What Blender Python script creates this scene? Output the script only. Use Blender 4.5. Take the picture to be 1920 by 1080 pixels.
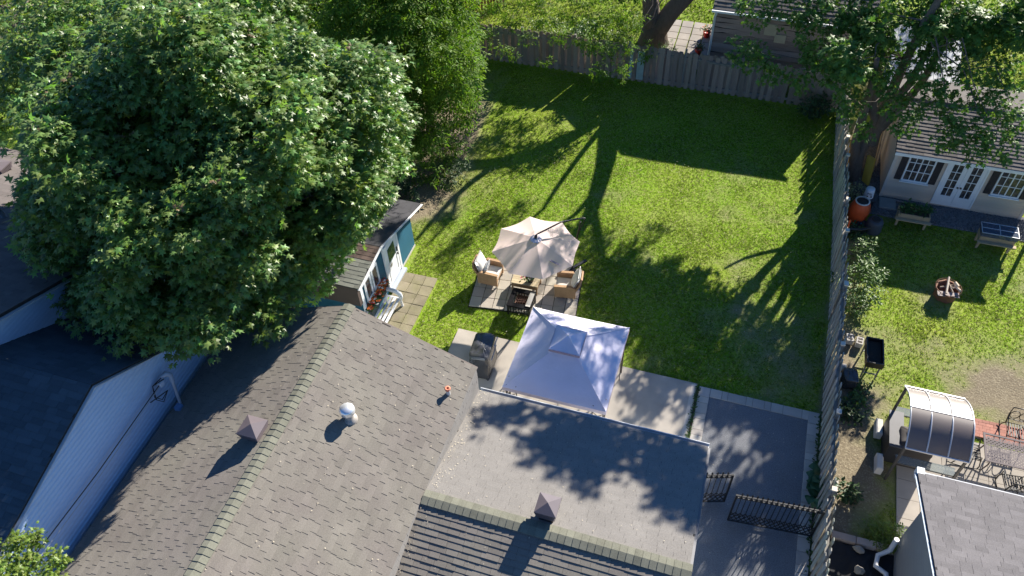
import bpy, math, random
import numpy as np
from mathutils import Matrix, Vector
for _o in list(bpy.data.objects): bpy.data.objects.remove(_o)
SC = bpy.context.scene; COL = SC.collection
random.seed(7); RNG = np.random.default_rng(7)
# ------------------------------------------------------------------ camera, sky, sun, exposure
FPX = 1500.0; CAMH = 20.5
CM = np.array([[0.9527576650843346, 0.3017875944228618, -0.034308591861359615],      # camera right, down, forward in world axes
               [0.20425623969937673, -0.720219014982169, -0.6629961983314723],
               [-0.22479372804177128, 0.6246669659191019, -0.747836186288485]])
cam = bpy.data.cameras.new('camera'); cam_o = bpy.data.objects.new('camera', cam); COL.objects.link(cam_o)
cam.sensor_width = 36; cam.lens = FPX/1920*36; cam.clip_end = 2000; cam.clip_start = .1
cam_o.matrix_world = Matrix([[CM[0][i], -CM[1][i], -CM[2][i], (0, 0, CAMH)[i]] for i in range(3)]+[[0, 0, 0, 1]])
SC.camera = cam_o
SUN_AZ, SUN_EL = 69.5, 27.0
w = bpy.data.worlds.new('World'); SC.world = w; w.use_nodes = True
nt = w.node_tree; nt.nodes.clear()
sky = nt.nodes.new('ShaderNodeTexSky'); sky.sky_type = 'NISHITA'; sky.sun_disc = False
sky.sun_elevation = math.radians(SUN_EL); sky.sun_rotation = math.radians(90-SUN_AZ)
sky.air_density = 1.0; sky.dust_density = 0.0; sky.ozone_density = 10.0
bg = nt.nodes.new('ShaderNodeBackground'); bg.inputs[1].default_value = 0.06
wo = nt.nodes.new('ShaderNodeOutputWorld'); nt.links.new(sky.outputs[0], bg.inputs[0]); nt.links.new(bg.outputs[0], wo.inputs[0])
S = Vector((math.cos(math.radians(SUN_EL))*math.cos(math.radians(SUN_AZ)), math.cos(math.radians(SUN_EL))*math.sin(math.radians(SUN_AZ)), math.sin(math.radians(SUN_EL))))
sl = bpy.data.lights.new('sun', 'SUN'); sl.energy = 5.0; sl.angle = math.radians(.45); sl.color = (1, .93, .82)
so = bpy.data.objects.new('sun', sl); so.location = S*60; so.rotation_euler = S.to_track_quat('Z', 'Y').to_euler(); COL.objects.link(so)
SC.view_settings.view_transform = 'Standard'; SC.view_settings.look = 'None'; SC.view_settings.gamma = 1
SC.view_settings.exposure = 1.48
SC.view_settings.use_curve_mapping = False

def P(px, py, z=0.0):            # the point of the place at height z that the photograph shows at a pixel
    d = CM.T@np.array([(px-960)/FPX, (py-540)/FPX, 1.0]); t = (z-CAMH)/d[2]
    return Vector((d[0]*t, d[1]*t, z))
def RAY(px, py, p0, n):          # same, on a plane
    d = Vector(CM.T@np.array([(px-960)/FPX, (py-540)/FPX, 1.0])); c = Vector((0, 0, CAMH)); n = Vector(n)
    return c+d*((Vector(p0)-c).dot(n)/d.dot(n))
def PIX(p):
    c = CM@(np.array(p, float)-np.array((0, 0, CAMH))); return 960+FPX*c[0]/c[2], 540+FPX*c[1]/c[2]
V = Vector

# ------------------------------------------------------------------ materials
MATS = {}
def mat(name, col, rough=.75, var=.12, scale=6.0, rnd=.0, bump=0.0, bscale=60.0, metal=0.0, spec=.35, col2=None, c2scale=1.2, c2amt=.5, fine=0.0, fscale=90.0, isl=False, transl=0.0, hue=0.0, stretch=None, coat=0, alpha=1.0):
    if name in MATS: return MATS[name]
    m = bpy.data.materials.new(name); m.use_nodes = True; N = m.node_tree.nodes; L = m.node_tree.links
    b = N['Principled BSDF']; b.inputs['Roughness'].default_value = rough; b.inputs['Metallic'].default_value = metal
    b.inputs['Specular IOR Level'].default_value = spec; b.inputs['Coat Weight'].default_value = coat
    if rough >= .85: b.inputs['Diffuse Roughness'].default_value = .4
    if alpha < 1: b.inputs['Alpha'].default_value = alpha
    geo = N.new('ShaderNodeNewGeometry'); pos = geo.outputs['Position']
    if stretch:
        mp = N.new('ShaderNodeMapping'); mp.inputs['Scale'].default_value = stretch; L.new(pos, mp.inputs[0]); pos = mp.outputs[0]
    def noise(sc, detail=3.0):
        n = N.new('ShaderNodeTexNoise'); n.inputs['Scale'].default_value = sc; n.inputs['Detail'].default_value = detail; L.new(pos, n.inputs['Vector']); return n.outputs[0]
    def math_(op, a, bb):
        n = N.new('ShaderNodeMath'); n.operation = op
        for i, x in enumerate((a, bb)):
            if isinstance(x, (int, float)): n.inputs[i].default_value = x
            else: L.new(x, n.inputs[i])
        return n.outputs[0]
    cur = None
    if col2:
        mx = N.new('ShaderNodeMix'); mx.data_type = 'RGBA'; mx.inputs[6].default_value = (*col, 1); mx.inputs[7].default_value = (*col2, 1)
        rp = N.new('ShaderNodeMapRange'); rp.inputs[1].default_value = .5-.25*(1.2-c2amt); rp.inputs[2].default_value = .5+.25*(1.2-c2amt)
        L.new(noise(c2scale, 5), rp.inputs[0]); L.new(rp.outputs[0], mx.inputs[0]); cur = mx.outputs[2]
    hs = N.new('ShaderNodeHueSaturation'); hs.inputs['Color'].default_value = (*col, 1)
    if cur is not None: L.new(cur, hs.inputs['Color'])
    val = math_('ADD', math_('MULTIPLY', math_('SUBTRACT', noise(scale), .5), var*2.4), 1.16 if rough >= .85 else 1.0)
    if fine: val = math_('ADD', val, math_('MULTIPLY', math_('SUBTRACT', noise(fscale, 2), .5), fine*2.4))
    if rnd or isl or hue:
        oi = N.new('ShaderNodeObjectInfo'); r = math_('FRACT', math_('ADD', oi.outputs['Random'], geo.outputs['Random Per Island']), 0)
        if rnd: val = math_('ADD', val, math_('MULTIPLY', math_('SUBTRACT', r, .5), rnd*2))
        if hue:
            r2 = math_('FRACT', math_('MULTIPLY', r, 7.13), 0)
            L.new(math_('ADD', math_('MULTIPLY', math_('SUBTRACT', r2, .5), hue*2), .5), hs.inputs['Hue'])
    L.new(val, hs.inputs['Value']); L.new(hs.outputs[0], b.inputs['Base Color'])
    if bump:
        bp = N.new('ShaderNodeBump'); bp.inputs['Strength'].default_value = bump; bp.inputs['Distance'].default_value = .02; L.new(noise(bscale, 4), bp.inputs['Height']); L.new(bp.outputs[0], b.inputs['Normal'])
    if transl:
        tr = N.new('ShaderNodeBsdfTranslucent'); L.new(hs.outputs[0], tr.inputs[0])
        g = N.new('ShaderNodeMix'); g.data_type = 'RGBA'; g.blend_type = 'MULTIPLY'; g.inputs[0].default_value = 1; L.new(hs.outputs[0], g.inputs[6]); g.inputs[7].default_value = (1.5, 1.6, .7, 1); L.new(g.outputs[2], tr.inputs[0])
        ms = N.new('ShaderNodeMixShader'); ms.inputs[0].default_value = transl; L.new(b.outputs[0], ms.inputs[1]); L.new(tr.outputs[0], ms.inputs[2])
        L.new(ms.outputs[0], N['Material Output'].inputs[0])
    MATS[name] = m; return m
def glass_mat(name, col, rough=.05, trans=.5):
    if name in MATS: return MATS[name]
    m = bpy.data.materials.new(name); m.use_nodes = True; N = m.node_tree.nodes; L = m.node_tree.links
    b = N['Principled BSDF']; b.inputs['Base Color'].default_value = (*col, 1); b.inputs['Roughness'].default_value = rough
    t = N.new('ShaderNodeBsdfTransparent'); t.inputs[0].default_value = (*[min(1, c*1.0+.35) for c in col], 1)
    ms = N.new('ShaderNodeMixShader'); ms.inputs[0].default_value = trans; L.new(b.outputs[0], ms.inputs[1]); L.new(t.outputs[0], ms.inputs[2]); L.new(ms.outputs[0], N['Material Output'].inputs[0])
    MATS[name] = m; return m

# ------------------------------------------------------------------ mesh building
INFO = {}
def link(o, parent=None):
    COL.objects.link(o)
    if parent is not None: o.parent = parent; INFO[o.name] = INFO.get(parent.name, (V((0, 0, 0)), 0.0))
    return o
def thing(name, label, cat, loc=(0, 0, 0), rz=0.0, group=None):
    o = bpy.data.objects.new(name, None); o.location = loc; o.rotation_euler = (0, 0, rz); o.empty_display_size = .2
    COL.objects.link(o); o['label'] = label; o['category'] = cat
    if group: o['group'] = group
    INFO[o.name] = (V(loc), rz); return o
def tag(o, label, cat, group=None):
    o['label'] = label; o['category'] = cat
    if group: o['group'] = group
    return o
def np_mesh(name, verts, faces, k, mats=None, smooth=False):
    me = bpy.data.meshes.new(name); n = len(faces)
    me.vertices.add(len(verts)); me.vertices.foreach_set('co', np.asarray(verts, np.float32).ravel())
    me.loops.add(n*k); me.loops.foreach_set('vertex_index', np.asarray(faces, np.int32).ravel())
    me.polygons.add(n); me.polygons.foreach_set('loop_start', np.arange(0, n*k, k, dtype=np.int32))
    me.polygons.foreach_set('use_smooth', np.full(n, bool(smooth)))
    me.update(calc_edges=True); return me
class MB:
    def __init__(s): s.v = []; s.f = []; s.sm = []
    def add(s, vs, fs, sm=False, M=None):
        b = len(s.v)
        s.v += [tuple(M@V(p)) for p in vs] if M is not None else [tuple(p) for p in vs]
        s.f += [tuple(b+i for i in f) for f in fs]; s.sm += [sm]*len(fs); return s
    BF = [(0, 3, 2, 1), (4, 5, 6, 7), (0, 1, 5, 4), (1, 2, 6, 5), (2, 3, 7, 6), (3, 0, 4, 7)]
    def box(s, x0, x1, y0, y1, z0, z1, M=None):
        return s.add([(x0, y0, z0), (x1, y0, z0), (x1, y1, z0), (x0, y1, z0), (x0, y0, z1), (x1, y0, z1), (x1, y1, z1), (x0, y1, z1)], MB.BF, False, M)
    def cb(s, c, d, M=None, rz=0.0):
        if rz: M = Matrix.Translation(c)@Matrix.Rotation(rz, 4, 'Z'); c = (0, 0, 0)
        return s.box(c[0]-d[0]/2, c[0]+d[0]/2, c[1]-d[1]/2, c[1]+d[1]/2, c[2]-d[2]/2, c[2]+d[2]/2, M)
    def chb(s, x0, x1, y0, y1, z0, z1, c=.02, M=None):      # box with a chamfered top
        vs = [(x0, y0, z0), (x1, y0, z0), (x1, y1, z0), (x0, y1, z0), (x0, y0, z1-c), (x1, y0, z1-c), (x1, y1, z1-c), (x0, y1, z1-c), (x0+c, y0+c, z1), (x1-c, y0+c, z1), (x1-c, y1-c, z1), (x0+c, y1-c, z1)]
        return s.add(vs, [(0, 3, 2, 1), (8, 9, 10, 11), (0, 1, 5, 4), (1, 2, 6, 5), (2, 3, 7, 6), (3, 0, 4, 7), (4, 5, 9, 8), (5, 6, 10, 9), (6, 7, 11, 10), (7, 4, 8, 11)], False, M)
    def beam(s, a, b, w, h=None, up=(0, 0, 1)):
        a, b = V(a), V(b); h = h or w; d = (b-a); Ln = d.length; d.normalize(); up = V(up)
        if abs(d.dot(up)) > .98: up = V((0, 1, 0))
        x = d.cross(up).normalized(); y = x.cross(d)
        M = Matrix([[x[i], y[i], d[i], a[i]] for i in range(3)]+[[0, 0, 0, 1]])
        return s.box(-w/2, w/2, -h/2, h/2, 0, Ln, M)
    def tube(s, pts, r, n=6, cap=True):
        pts = [V(p) for p in pts]; rs = r if isinstance(r, (list, tuple)) else [r]*len(pts); vs = []; fs = []
        px = None
        for i, p in enumerate(pts):
            d = (pts[min(i+1, len(pts)-1)]-pts[max(i-1, 0)]).normalized()
            if px is None: px = d.cross(V((0, 0, 1)) if abs(d.z) < .9 else V((0, 1, 0))).normalized()
            x = (px-d*px.dot(d)).normalized(); px = x; y = d.cross(x)
            vs += [p+(x*math.cos(2*math.pi*k/n)+y*math.sin(2*math.pi*k/n))*rs[i] for k in range(n)]
        for i in range(len(pts)-1):
            fs += [(i*n+k, i*n+(k+1) % n, (i+1)*n+(k+1) % n, (i+1)*n+k) for k in range(n)]
        s.add(vs, fs, True)
        if cap: s.add(vs[:n], [tuple(range(n-1, -1, -1))]); s.add(vs[-n:], [tuple(range(n))])
        return s
    def lathe(s, prof, c=(0, 0, 0), n=20, M=None, cap=True):
        vs = [(c[0]+r*math.cos(2*math.pi*k/n), c[1]+r*math.sin(2*math.pi*k/n), c[2]+z) for r, z in prof for k in range(n)]
        fs = [(i*n+k, i*n+(k+1) % n, (i+1)*n+(k+1) % n, (i+1)*n+k) for i in range(len(prof)-1) for k in range(n)]
        s.add(vs, fs, True, M)
        if cap: s.add(vs[:n], [tuple(range(n-1, -1, -1))], False, M); s.add(vs[-n:], [tuple(range(n))], False, M)
        return s
    def prism(s, poly, a, M=None):      # polygon (list of 3D points) pushed along vector a
        n = len(poly); a = V(a); vs = [V(p) for p in poly]+[V(p)+a for p in poly]
        return s.add(vs, [tuple(range(n-1, -1, -1)), tuple(range(n, 2*n))]+[(i, (i+1) % n, n+(i+1) % n, n+i) for i in range(n)], False, M)
    def mesh(s, name, m):
        me = bpy.data.meshes.new(name); me.from_pydata([tuple(p) for p in s.v], [], s.f); me.polygons.foreach_set('use_smooth', s.sm)
        if m: me.materials.append(m)
        me.update(); return me
    def build(s, name, m, parent=None, local=False):
        if parent is not None:
            if not local:
                loc, rz = INFO[parent.name]; R = Matrix.Rotation(-rz, 4, 'Z')
                s.v = [tuple(R@(V(p)-loc)) for p in s.v]
            return link(bpy.data.objects.new(name, s.mesh(name, m)), parent)
        a = np.array(s.v); c = V(((a[:, 0].min()+a[:, 0].max())/2, (a[:, 1].min()+a[:, 1].max())/2, a[:, 2].min()))
        s.v = [tuple(V(p)-c) for p in s.v]; o = bpy.data.objects.new(name, s.mesh(name, m)); o.location = c; COL.objects.link(o); INFO[o.name] = (c, 0.0); return o
def copy_tree(o, loc, rz=None, label=None):
    c = o.copy(); COL.objects.link(c); c.location = loc
    if rz is not None: c.rotation_euler = (0, 0, rz)
    if label: c['label'] = label
    for ch in o.children:
        d = ch.copy(); COL.objects.link(d); d.parent = c
        for g in ch.children:
            e = g.copy(); COL.objects.link(e); e.parent = d
    return c
def text(name, body, size, m, parent, M):
    cu = bpy.data.curves.new(name, 'FONT'); cu.body = body; cu.size = size; cu.align_x = 'CENTER'; cu.align_y = 'CENTER'; cu.extrude = .002
    t = bpy.data.objects.new('tmp_text', cu); COL.objects.link(t)
    me = bpy.data.meshes.new_from_object(t.evaluated_get(bpy.context.evaluated_depsgraph_get())); bpy.data.objects.remove(t)
    me.materials.clear(); me.materials.append(m); o = bpy.data.objects.new(name, me); link(o, parent); o.matrix_local = M; return o
def in_frame(p, mg=40):
    x, y = PIX(p); return -mg < x < 1920+mg and -mg < y < 1080+mg
def pieces(items, name, base, m, parent, nmax=300, stuff_name=None):
    """items: (matrix in the world). The nmax in view that lie nearest the camera become objects that share mesh `base`; the rest one stuff mesh."""
    loc, rz = INFO[parent.name]; W = Matrix.Rotation(-rz, 4, 'Z')@Matrix.Translation(-loc)
    cp = V((0, 0, CAMH)); its = sorted(items, key=lambda M: (0 if in_frame(M.translation) else 1, (M.translation-cp).length))
    if base.materials[:] == []: base.materials.append(m)
    for M in its[:nmax]:
        o = bpy.data.objects.new(name, base); COL.objects.link(o); o.parent = parent; o.matrix_local = W@M
    rest = its[nmax:]
    if rest:
        bv = np.array([tuple(v.co) for v in base.vertices]); bf = [tuple(p.vertices) for p in base.polygons]; k = len(bf[0]); bf = np.array(bf)
        A = np.array([[list(r) for r in (W@M)] for M in rest]); vs = np.einsum('nij,vj->nvi', A[:, :3, :3], bv)+A[:, None, :3, 3]
        fs = (bf[None]+(np.arange(len(rest))*len(bv))[:, None, None]).reshape(-1, k)
        me = np_mesh(stuff_name or name, vs.reshape(-1, 3), fs, k); me.materials.append(m)
        o = bpy.data.objects.new(stuff_name or name, me); o['kind'] = 'stuff'; link(o, parent)
def frame_M(o, u, v, n):
    return Matrix([[u[i], v[i], n[i], o[i]] for i in range(3)]+[[0, 0, 0, 1]])
SHB = None
def shingles(parent, o, u, v, U, Vl, m, exp=.14, w=.30, th=.014, nmax=300, lift=.0, jit=.35, name='shingle', wvar=.35, keep=None, lip=0):
    """courses of roof shingles on the plane o + u*a + v*b (v up the slope): each one a real tab, its butt proud of the course below"""
    me = bpy.data.meshes.new(name); L = exp+.06
    ha, hb = (1, .3) if lip > 0 else (.3, 1) if lip < 0 else (1, 1)      # with lip, one side edge is raised to cast a shadow line
    vs = [(0, 0, .004), (1, 0, .004), (1, 0, hb), (0, 0, ha), (0, 1, .0), (1, 1, .0), (1, 1, .05+.6*(hb-.5)*abs(lip)), (0, 1, .05+.6*(ha-.5)*abs(lip))]
    me.from_pydata(vs, [], [(0, 1, 2, 3), (3, 2, 6, 7), (0, 3, 7, 4), (1, 5, 6, 2), (4, 7, 6, 5), (0, 4, 5, 1)]); me.materials.append(m); me.update()
    n = u.cross(v); items = []
    r = random.Random(int(abs(o.x*31+o.y*17+o.z*7)*100))
    for k in range(int(Vl/exp)+1):
        b0 = k*exp; a = -r.random()*w
        Lk = min(L, Vl-b0)
        if Lk < .04: continue
        while a < U:
            ww = w*(1+wvar*(r.random()*2-1)); a0 = max(a, 0); a1 = min(a+ww-.005, U)
            if a1-a0 > .04 and (keep is None or keep(a0, b0)):
                t = th*(1+jit*(r.random()*2-1)); off = r.random()*.006
                M = frame_M(o+u*a0+v*(b0-off)+n*(lift+.002), u*(a1-a0), v*Lk, n*t)
                items.append(M)
            a += ww
    pieces(items, name, me, m, parent, nmax, name+'_course')
def ridge_caps(parent, a, b, d1, d2, m, step=.16, wd=.17, th=.012, name='ridge_cap'):
    """folded caps along a ridge; d1, d2 run down the two slopes"""
    a, b = V(a), V(b); L = (b-a).length; t = (b-a)/L; me = MB(); q = step+.05
    up = V((0, 0, 1))
    pts = []
    for s0, h in ((0, th*1.6), (q, .003)):
        pts += [d1*wd+t*s0+up*(h+.008), up*(h+.008)+t*s0, d2*wd+t*s0+up*(h+.008), d1*wd+t*s0, t*s0, d2*wd+t*s0]
    me.add(pts, [(0, 1, 7, 6), (1, 2, 8, 7), (0, 3, 4, 1), (1, 4, 5, 2), (0, 6, 9, 3), (2, 5, 11, 8), (6, 7, 10, 9), (7, 8, 11, 10)])
    base = me.mesh(name, m)
    pieces([Matrix.Translation(a+t*(k*step)+up*.012) for k in range(int(L/step))], name, base, m, parent, 300, name+'_row')

# ------------------------------------------------------------------ leaves
def leaf_template(kind):
    if kind == 'maple':
        o = [(0, -.02), (.47, .06), (.2, .3), (.5, .66), (.15, .56), (0, 1), (-.15, .56), (-.5, .66), (-.2, .3), (-.47, .06)]
        v = [(0, .3, .07)]+[(x, y, -.05 if abs(x) > .4 or y > .9 else .02) for x, y in o]
        return np.array(v), np.array([(0, i+1, (i+1) % 10+1) for i in range(10)])
    if kind == 'compound':
        v = []; f = []
        for (ox, oy, a, s) in ((0, .45, 0, .62), (.03, .3, 1.0, .5), (-.03, .3, -1.0, .5)):
            b = len(v); c, sn = math.cos(a), math.sin(a)
            for (x, y, z) in ((0, 0, 0), (.2, .5, .05), (0, 1, -.08), (-.2, .5, .05)):
                x *= s; y *= s; v.append((ox+x*c+y*sn, oy-x*sn+y*c, z*s))
            f += [(b, b+1, b+2), (b, b+2, b+3)]
        return np.array(v), np.array(f)
    if kind == 'oval':
        return np.array([(0, 0, 0), (.25, .35, .05), (.2, .7, .03), (0, 1, -.06), (-.2, .7, .03), (-.25, .35, .05)]), np.array([(0, 1, 2), (0, 2, 3), (0, 3, 4), (0, 4, 5)])
    return np.array([(-.5, 0, 0), (.5, 0, 0), (.4, 1, -.1), (-.4, 1, -.1)]), np.array([(0, 1, 2), (0, 2, 3)])
def leaf_mesh(name, tips, dirs, per, kind, size, m, droop=.45, spread=.28, rng=RNG, up=.8):
    """sprays of leaves round twig tips: every leaf starts near its tip, points outwards and droops"""
    tv, tf = leaf_template(kind); n = len(tips)*per
    p = np.repeat(tips, per, 0); d = np.repeat(dirs, per, 0)
    r = rng.normal(size=(n, 3)); r[:, 2] *= .35; r /= np.linalg.norm(r, axis=1)[:, None]
    y = r+.55*d; y[:, 2] -= droop*rng.uniform(.4, 1.5, n); y /= np.linalg.norm(y, axis=1)[:, None]
    nn = rng.normal(size=(n, 3))*.42+.35*d; nn[:, 2] += up
    x = np.cross(y, nn); x /= np.linalg.norm(x, axis=1)[:, None]; z = np.cross(x, y)
    s = size*rng.uniform(.6, 1.25, n)[:, None]
    o = p+y*spread*rng.uniform(.1, 1.0, n)[:, None]*1.0+rng.normal(size=(n, 3))*spread*.22
    vs = o[:, None, :]+(tv[None, :, 0:1]*x[:, None, :]+tv[None, :, 1:2]*y[:, None, :]+tv[None, :, 2:3]*z[:, None, :])*s[:, None, :]
    fs = (tf[None]+(np.arange(n)*len(tv))[:, None, None]).reshape(-1, 3)
    me = np_mesh(name, vs.reshape(-1, 3), fs, 3); me.materials.append(m); return me
def lobe_tips(lobes, dens, rng=RNG, shell=.55, flat=.8):
    """twig tips through a set of leafy lobes (x, y, z, r): thick near each lobe's skin, none deep inside a neighbour"""
    T = []; D = []; C = np.array([l[:3] for l in lobes]); Rr = np.array([l[3] for l in lobes])
    for i, l in enumerate(lobes):
        n = max(6, int(dens*l[3]**2)); v = rng.normal(size=(n, 3)); v /= np.linalg.norm(v, axis=1)[:, None]
        rad = (shell+(1-shell)*rng.random(n)**.6)*(1+.16*rng.normal(size=n)); q = C[i]+v*(rad*l[3])[:, None]*np.array([1, 1, flat])
        dist = np.linalg.norm((q[:, None]-C[None])/np.array([1, 1, flat]), axis=2)/Rr[None]; dist[:, i] = 9
        ok = dist.min(1) > .5
        T.append(q[ok]); D.append(v[ok])
    return np.concatenate(T), np.concatenate(D)
def ellipsoid_lobes(c, r, n, lr, rng=RNG, zmin=-1.0, inner=0):
    L = []
    for k in range(n):
        z = 1-2*(k+.5)/n; a = k*2.39996+rng.normal()*.25; q = math.sqrt(max(0, 1-z*z))
        if z < zmin: continue
        f = rng.uniform(.7, 1.02); s = rng.uniform(.6, 1.45)*lr
        L.append((c[0]+r[0]*f*q*math.cos(a), c[1]+r[1]*f*q*math.sin(a), c[2]+r[2]*f*z, s))
    for k in range(inner):
        v = rng.normal(size=3); v *= .5*rng.random()/np.linalg.norm(v); L.append((c[0]+r[0]*v[0], c[1]+r[1]*v[1], c[2]+r[2]*v[2], lr*1.5))
    return L
def crown_part(name, me, parent):
    loc, rz = INFO[parent.name]; me.transform(Matrix.Translation(-loc)); o = link(bpy.data.objects.new(name, me), parent); o['kind'] = 'stuff'; return o
def limb_path(a, b, wob=.25, n=6, rng=RNG, sag=0.0):
    a, b = V(a), V(b); L = (b-a).length; out = []
    for i in range(n+1):
        t = i/n; p = a.lerp(b, t)+V(rng.normal(size=3))*wob*L*.12*math.sin(math.pi*t); p.z += sag*math.sin(math.pi*t); out.append(p)
    return out
# ------------------------------------------------------------------ material set
SHG = mat('shingle_grey', (.168, .15, .134), .92, .16, 1.3, rnd=.1, fine=.3, fscale=42, spec=.2, col2=(.18, .167, .142), c2scale=.8)
SHM = mat('shingle_ridge_moss', (.165, .165, .13), .95, .2, 5, rnd=.14, fine=.3, fscale=42, spec=.15)
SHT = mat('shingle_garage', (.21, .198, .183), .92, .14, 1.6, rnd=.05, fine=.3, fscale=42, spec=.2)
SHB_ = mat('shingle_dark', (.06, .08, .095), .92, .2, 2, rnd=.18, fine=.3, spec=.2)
SHR = mat('shingle_right', (.15, .142, .145), .92, .2, 2.2, rnd=.14, fine=.32, fscale=42, spec=.2)
SHS = mat('shingle_shed', (.132, .118, .112), .9, .2, 3, rnd=.22, fine=.2, spec=.2)
DECK = mat('roof_underlay', (.03, .028, .027), .95)
FLASH = mat('white_metal', (.7, .72, .74), .45, .06, 3, spec=.5)
SIDW = mat('siding_pale', (.5, .62, .78), .6, .05, 2, spec=.3)
SIDT = mat('siding_taupe', (.56, .46, .37), .6, .05, 2, rnd=.04, spec=.3)
SIDG = mat('siding_grey', (.3, .3, .29), .65, .06, 3, spec=.3)
WHITE = mat('white_paint', (.72, .73, .74), .5, .06, 6, spec=.4)
BLACKM = mat('black_iron', (.012, .012, .013), .45, .2, 9, spec=.5)
DARK = mat('dark_shutter', (.035, .03, .032), .6, .15, 5)
CONC = mat('concrete', (.41, .37, .32), .9, .24, 1.1, bump=.15, bscale=70, fine=.14, fscale=60, spec=.2, col2=(.33, .3, .265), c2scale=.9, c2amt=.7)
ASPH = mat('asphalt', (.165, .17, .182), .92, .14, 2, bump=.5, bscale=110, fine=.6, fscale=36, spec=.25)
STONE = mat('paver_stone', (.4, .37, .335), .9, .14, 3, rnd=.16, bump=.2, bscale=50, fine=.14, hue=.015, spec=.2)
PATIO = mat('patio_paver', (.36, .325, .28), .9, .16, 3, rnd=.2, bump=.25, bscale=40, fine=.16, hue=.02, spec=.2)
OLDP = mat('old_paver', (.25, .215, .155), .92, .3, 2.6, rnd=.2, bump=.3, bscale=30, fine=.16, col2=(.22, .2, .12), c2scale=2.4, spec=.15)
BRICK = mat('brick_paver', (.42, .2, .15), .9, .14, 4, rnd=.2, fine=.12)
SOIL = mat('soil', (.085, .066, .05), .95, .4, 6, bump=.6, bscale=22, fine=.4, fscale=20, spec=.1)
GRAVEL = mat('gravel', (.15, .15, .155), .9, .3, 9, rnd=.4, fine=.3, spec=.2)
WOODG = mat('weathered_wood', (.235, .195, .165), .88, .25, 4, rnd=.26, fine=.22, fscale=30, hue=.02, spec=.2, stretch=(6, 6, .7))
WOODB = mat('green_stained_wood', (.3, .325, .27), .85, .22, 4, rnd=.2, fine=.18, fscale=30, hue=.03, spec=.2, stretch=(6, 6, .7), col2=(.34, .3, .27), c2scale=.35)
RAILW = mat('rail_wood', (.2, .19, .17), .88, .2, 4, rnd=.1)
PLANKW = mat('barn_plank', (.26, .19, .155), .9, .3, 3, rnd=.42, fine=.2, fscale=20, stretch=(.6, 2, 5))
NEWWOOD = mat('new_wood', (.42, .32, .21), .75, .18, 4, rnd=.1, stretch=(1, 6, 6))
BARK = mat('bark', (.13, .105, .085), .95, .3, 5, bump=.9, bscale=9, fine=.3, fscale=24, spec=.1, stretch=(2.5, 2.5, .7))
TWIG = mat('twig_bark', (.11, .09, .075), .95, .25, 7)
PANE = mat('window_glass', (.018, .024, .035), .06, .6, 4, spec=.6, col2=(.13, .105, .085), c2scale=6.5)

# ------------------------------------------------------------------ the setting: ground, lawn, paving
def gauss(x, y, cx, cy, r, a=1): return a*np.exp(-((x-cx)**2+(y-cy)**2)/(r*r))
_wk = RNG.uniform(.3, 2.6, (22, 2))*RNG.choice([-1, 1], (22, 2)); _wp = RNG.uniform(0, 6.28, 22); _wa = 1/np.linalg.norm(_wk, axis=1)
def wav(x, y, s=1.0): return sum(a*np.sin(k[0]*x*s+k[1]*y*s+p) for k, p, a in zip(_wk, _wp, _wa))/4
def soil(x, y):
    x, y = np.asarray(x, float), np.asarray(y, float)
    n = wav(x, y); s = np.zeros_like(x)
    yard = (x < 4.15) & (y < 30.2)
    s = s+gauss(x, y, -11.3, 20.4, 1.7, 1.4)+gauss(x, y, -13.2, 23, 3.2, 1.6)+np.where(x < -10, gauss(x, y, -11.5, 26, 3, 1.0), 0)
    s = s+np.where(yard, .5*gauss(x, y, 2.6, 16.6, 2.2)+.34*gauss(x, y, .5, 19.8, 2.5)+.3*gauss(x, y, 3.4, 18, 1.4)+.2*gauss(x, y, 1.5, 23, 2), 0)
    right = x > 4.2
    edge = np.exp(-((x-4.6)/.75)**2)
    s = s+np.where(right, edge*(y < 23)*1.0+gauss(x, y, 9.0, 16.9, 1.6, .95)+gauss(x, y, 10.8, 17.0, 1.5, .8)+gauss(x, y, 7.6, 20.0, .6, .8)+gauss(x, y, 10.3, 22.3, 1.3, .9)+gauss(x, y, 5.2, 12.6, 1.7, 1.0)+gauss(x, y, 5.1, 15.4, 1.5, 1.0)+gauss(x, y, 5.3, 18.2, .9, .6)+gauss(x, y, 6.1, 18.6, .9, .4)+gauss(x, y, 8.9, 16.6, 3, .2)+gauss(x, y, 7, 20.6, .7, .5)+gauss(x, y, 4.8, 27, 2.2, 1.6), 0)
    s = s+np.where(y > 30.3, gauss(x, y, -2.4, 33.6, 2.6, .9)+gauss(x, y, 2, 32, 2, 1)+gauss(x, y, 6, 31, 3, .8), 0)
    return np.clip(s*.95-.22+.34*n+.3*wav(x, y, 3.7), 0, 1)
def grid(name, x0, x1, y0, y1, step, z, m):
    xs = np.arange(x0, x1+1e-6, step); ys = np.arange(y0, y1+1e-6, step); X, Y = np.meshgrid(xs, ys); nx, ny = len(xs), len(ys)
    Z = z+.018*wav(X, Y, .7)+.012*wav(X+9, Y, 2.1)
    i = np.arange(nx*ny).reshape(ny, nx); f = np.stack([i[:-1, :-1], i[:-1, 1:], i[1:, 1:], i[1:, :-1]], -1).reshape(-1, 4)
    me = np_mesh(name, np.stack([X, Y, Z], -1).reshape(-1, 3), f, 4, smooth=True); a = me.attributes.new('soil', 'FLOAT', 'POINT'); a.data.foreach_set('value', soil(X, Y).ravel().astype(np.float32))
    b = me.attributes.new('dry', 'FLOAT', 'POINT'); b.data.foreach_set('value', dry(X, Y).ravel().astype(np.float32))
    me.materials.append(m); o = bpy.data.objects.new(name, me); COL.objects.link(o); o['kind'] = 'structure'; return o
def dry(x, y): return np.clip(np.where(np.asarray(x) > 4.2, .55, .12)+.45*wav(np.asarray(x)*.8+3, np.asarray(y)*.8)+np.where(np.asarray(x) < -7.5, .2, 0), 0, 1)
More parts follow.
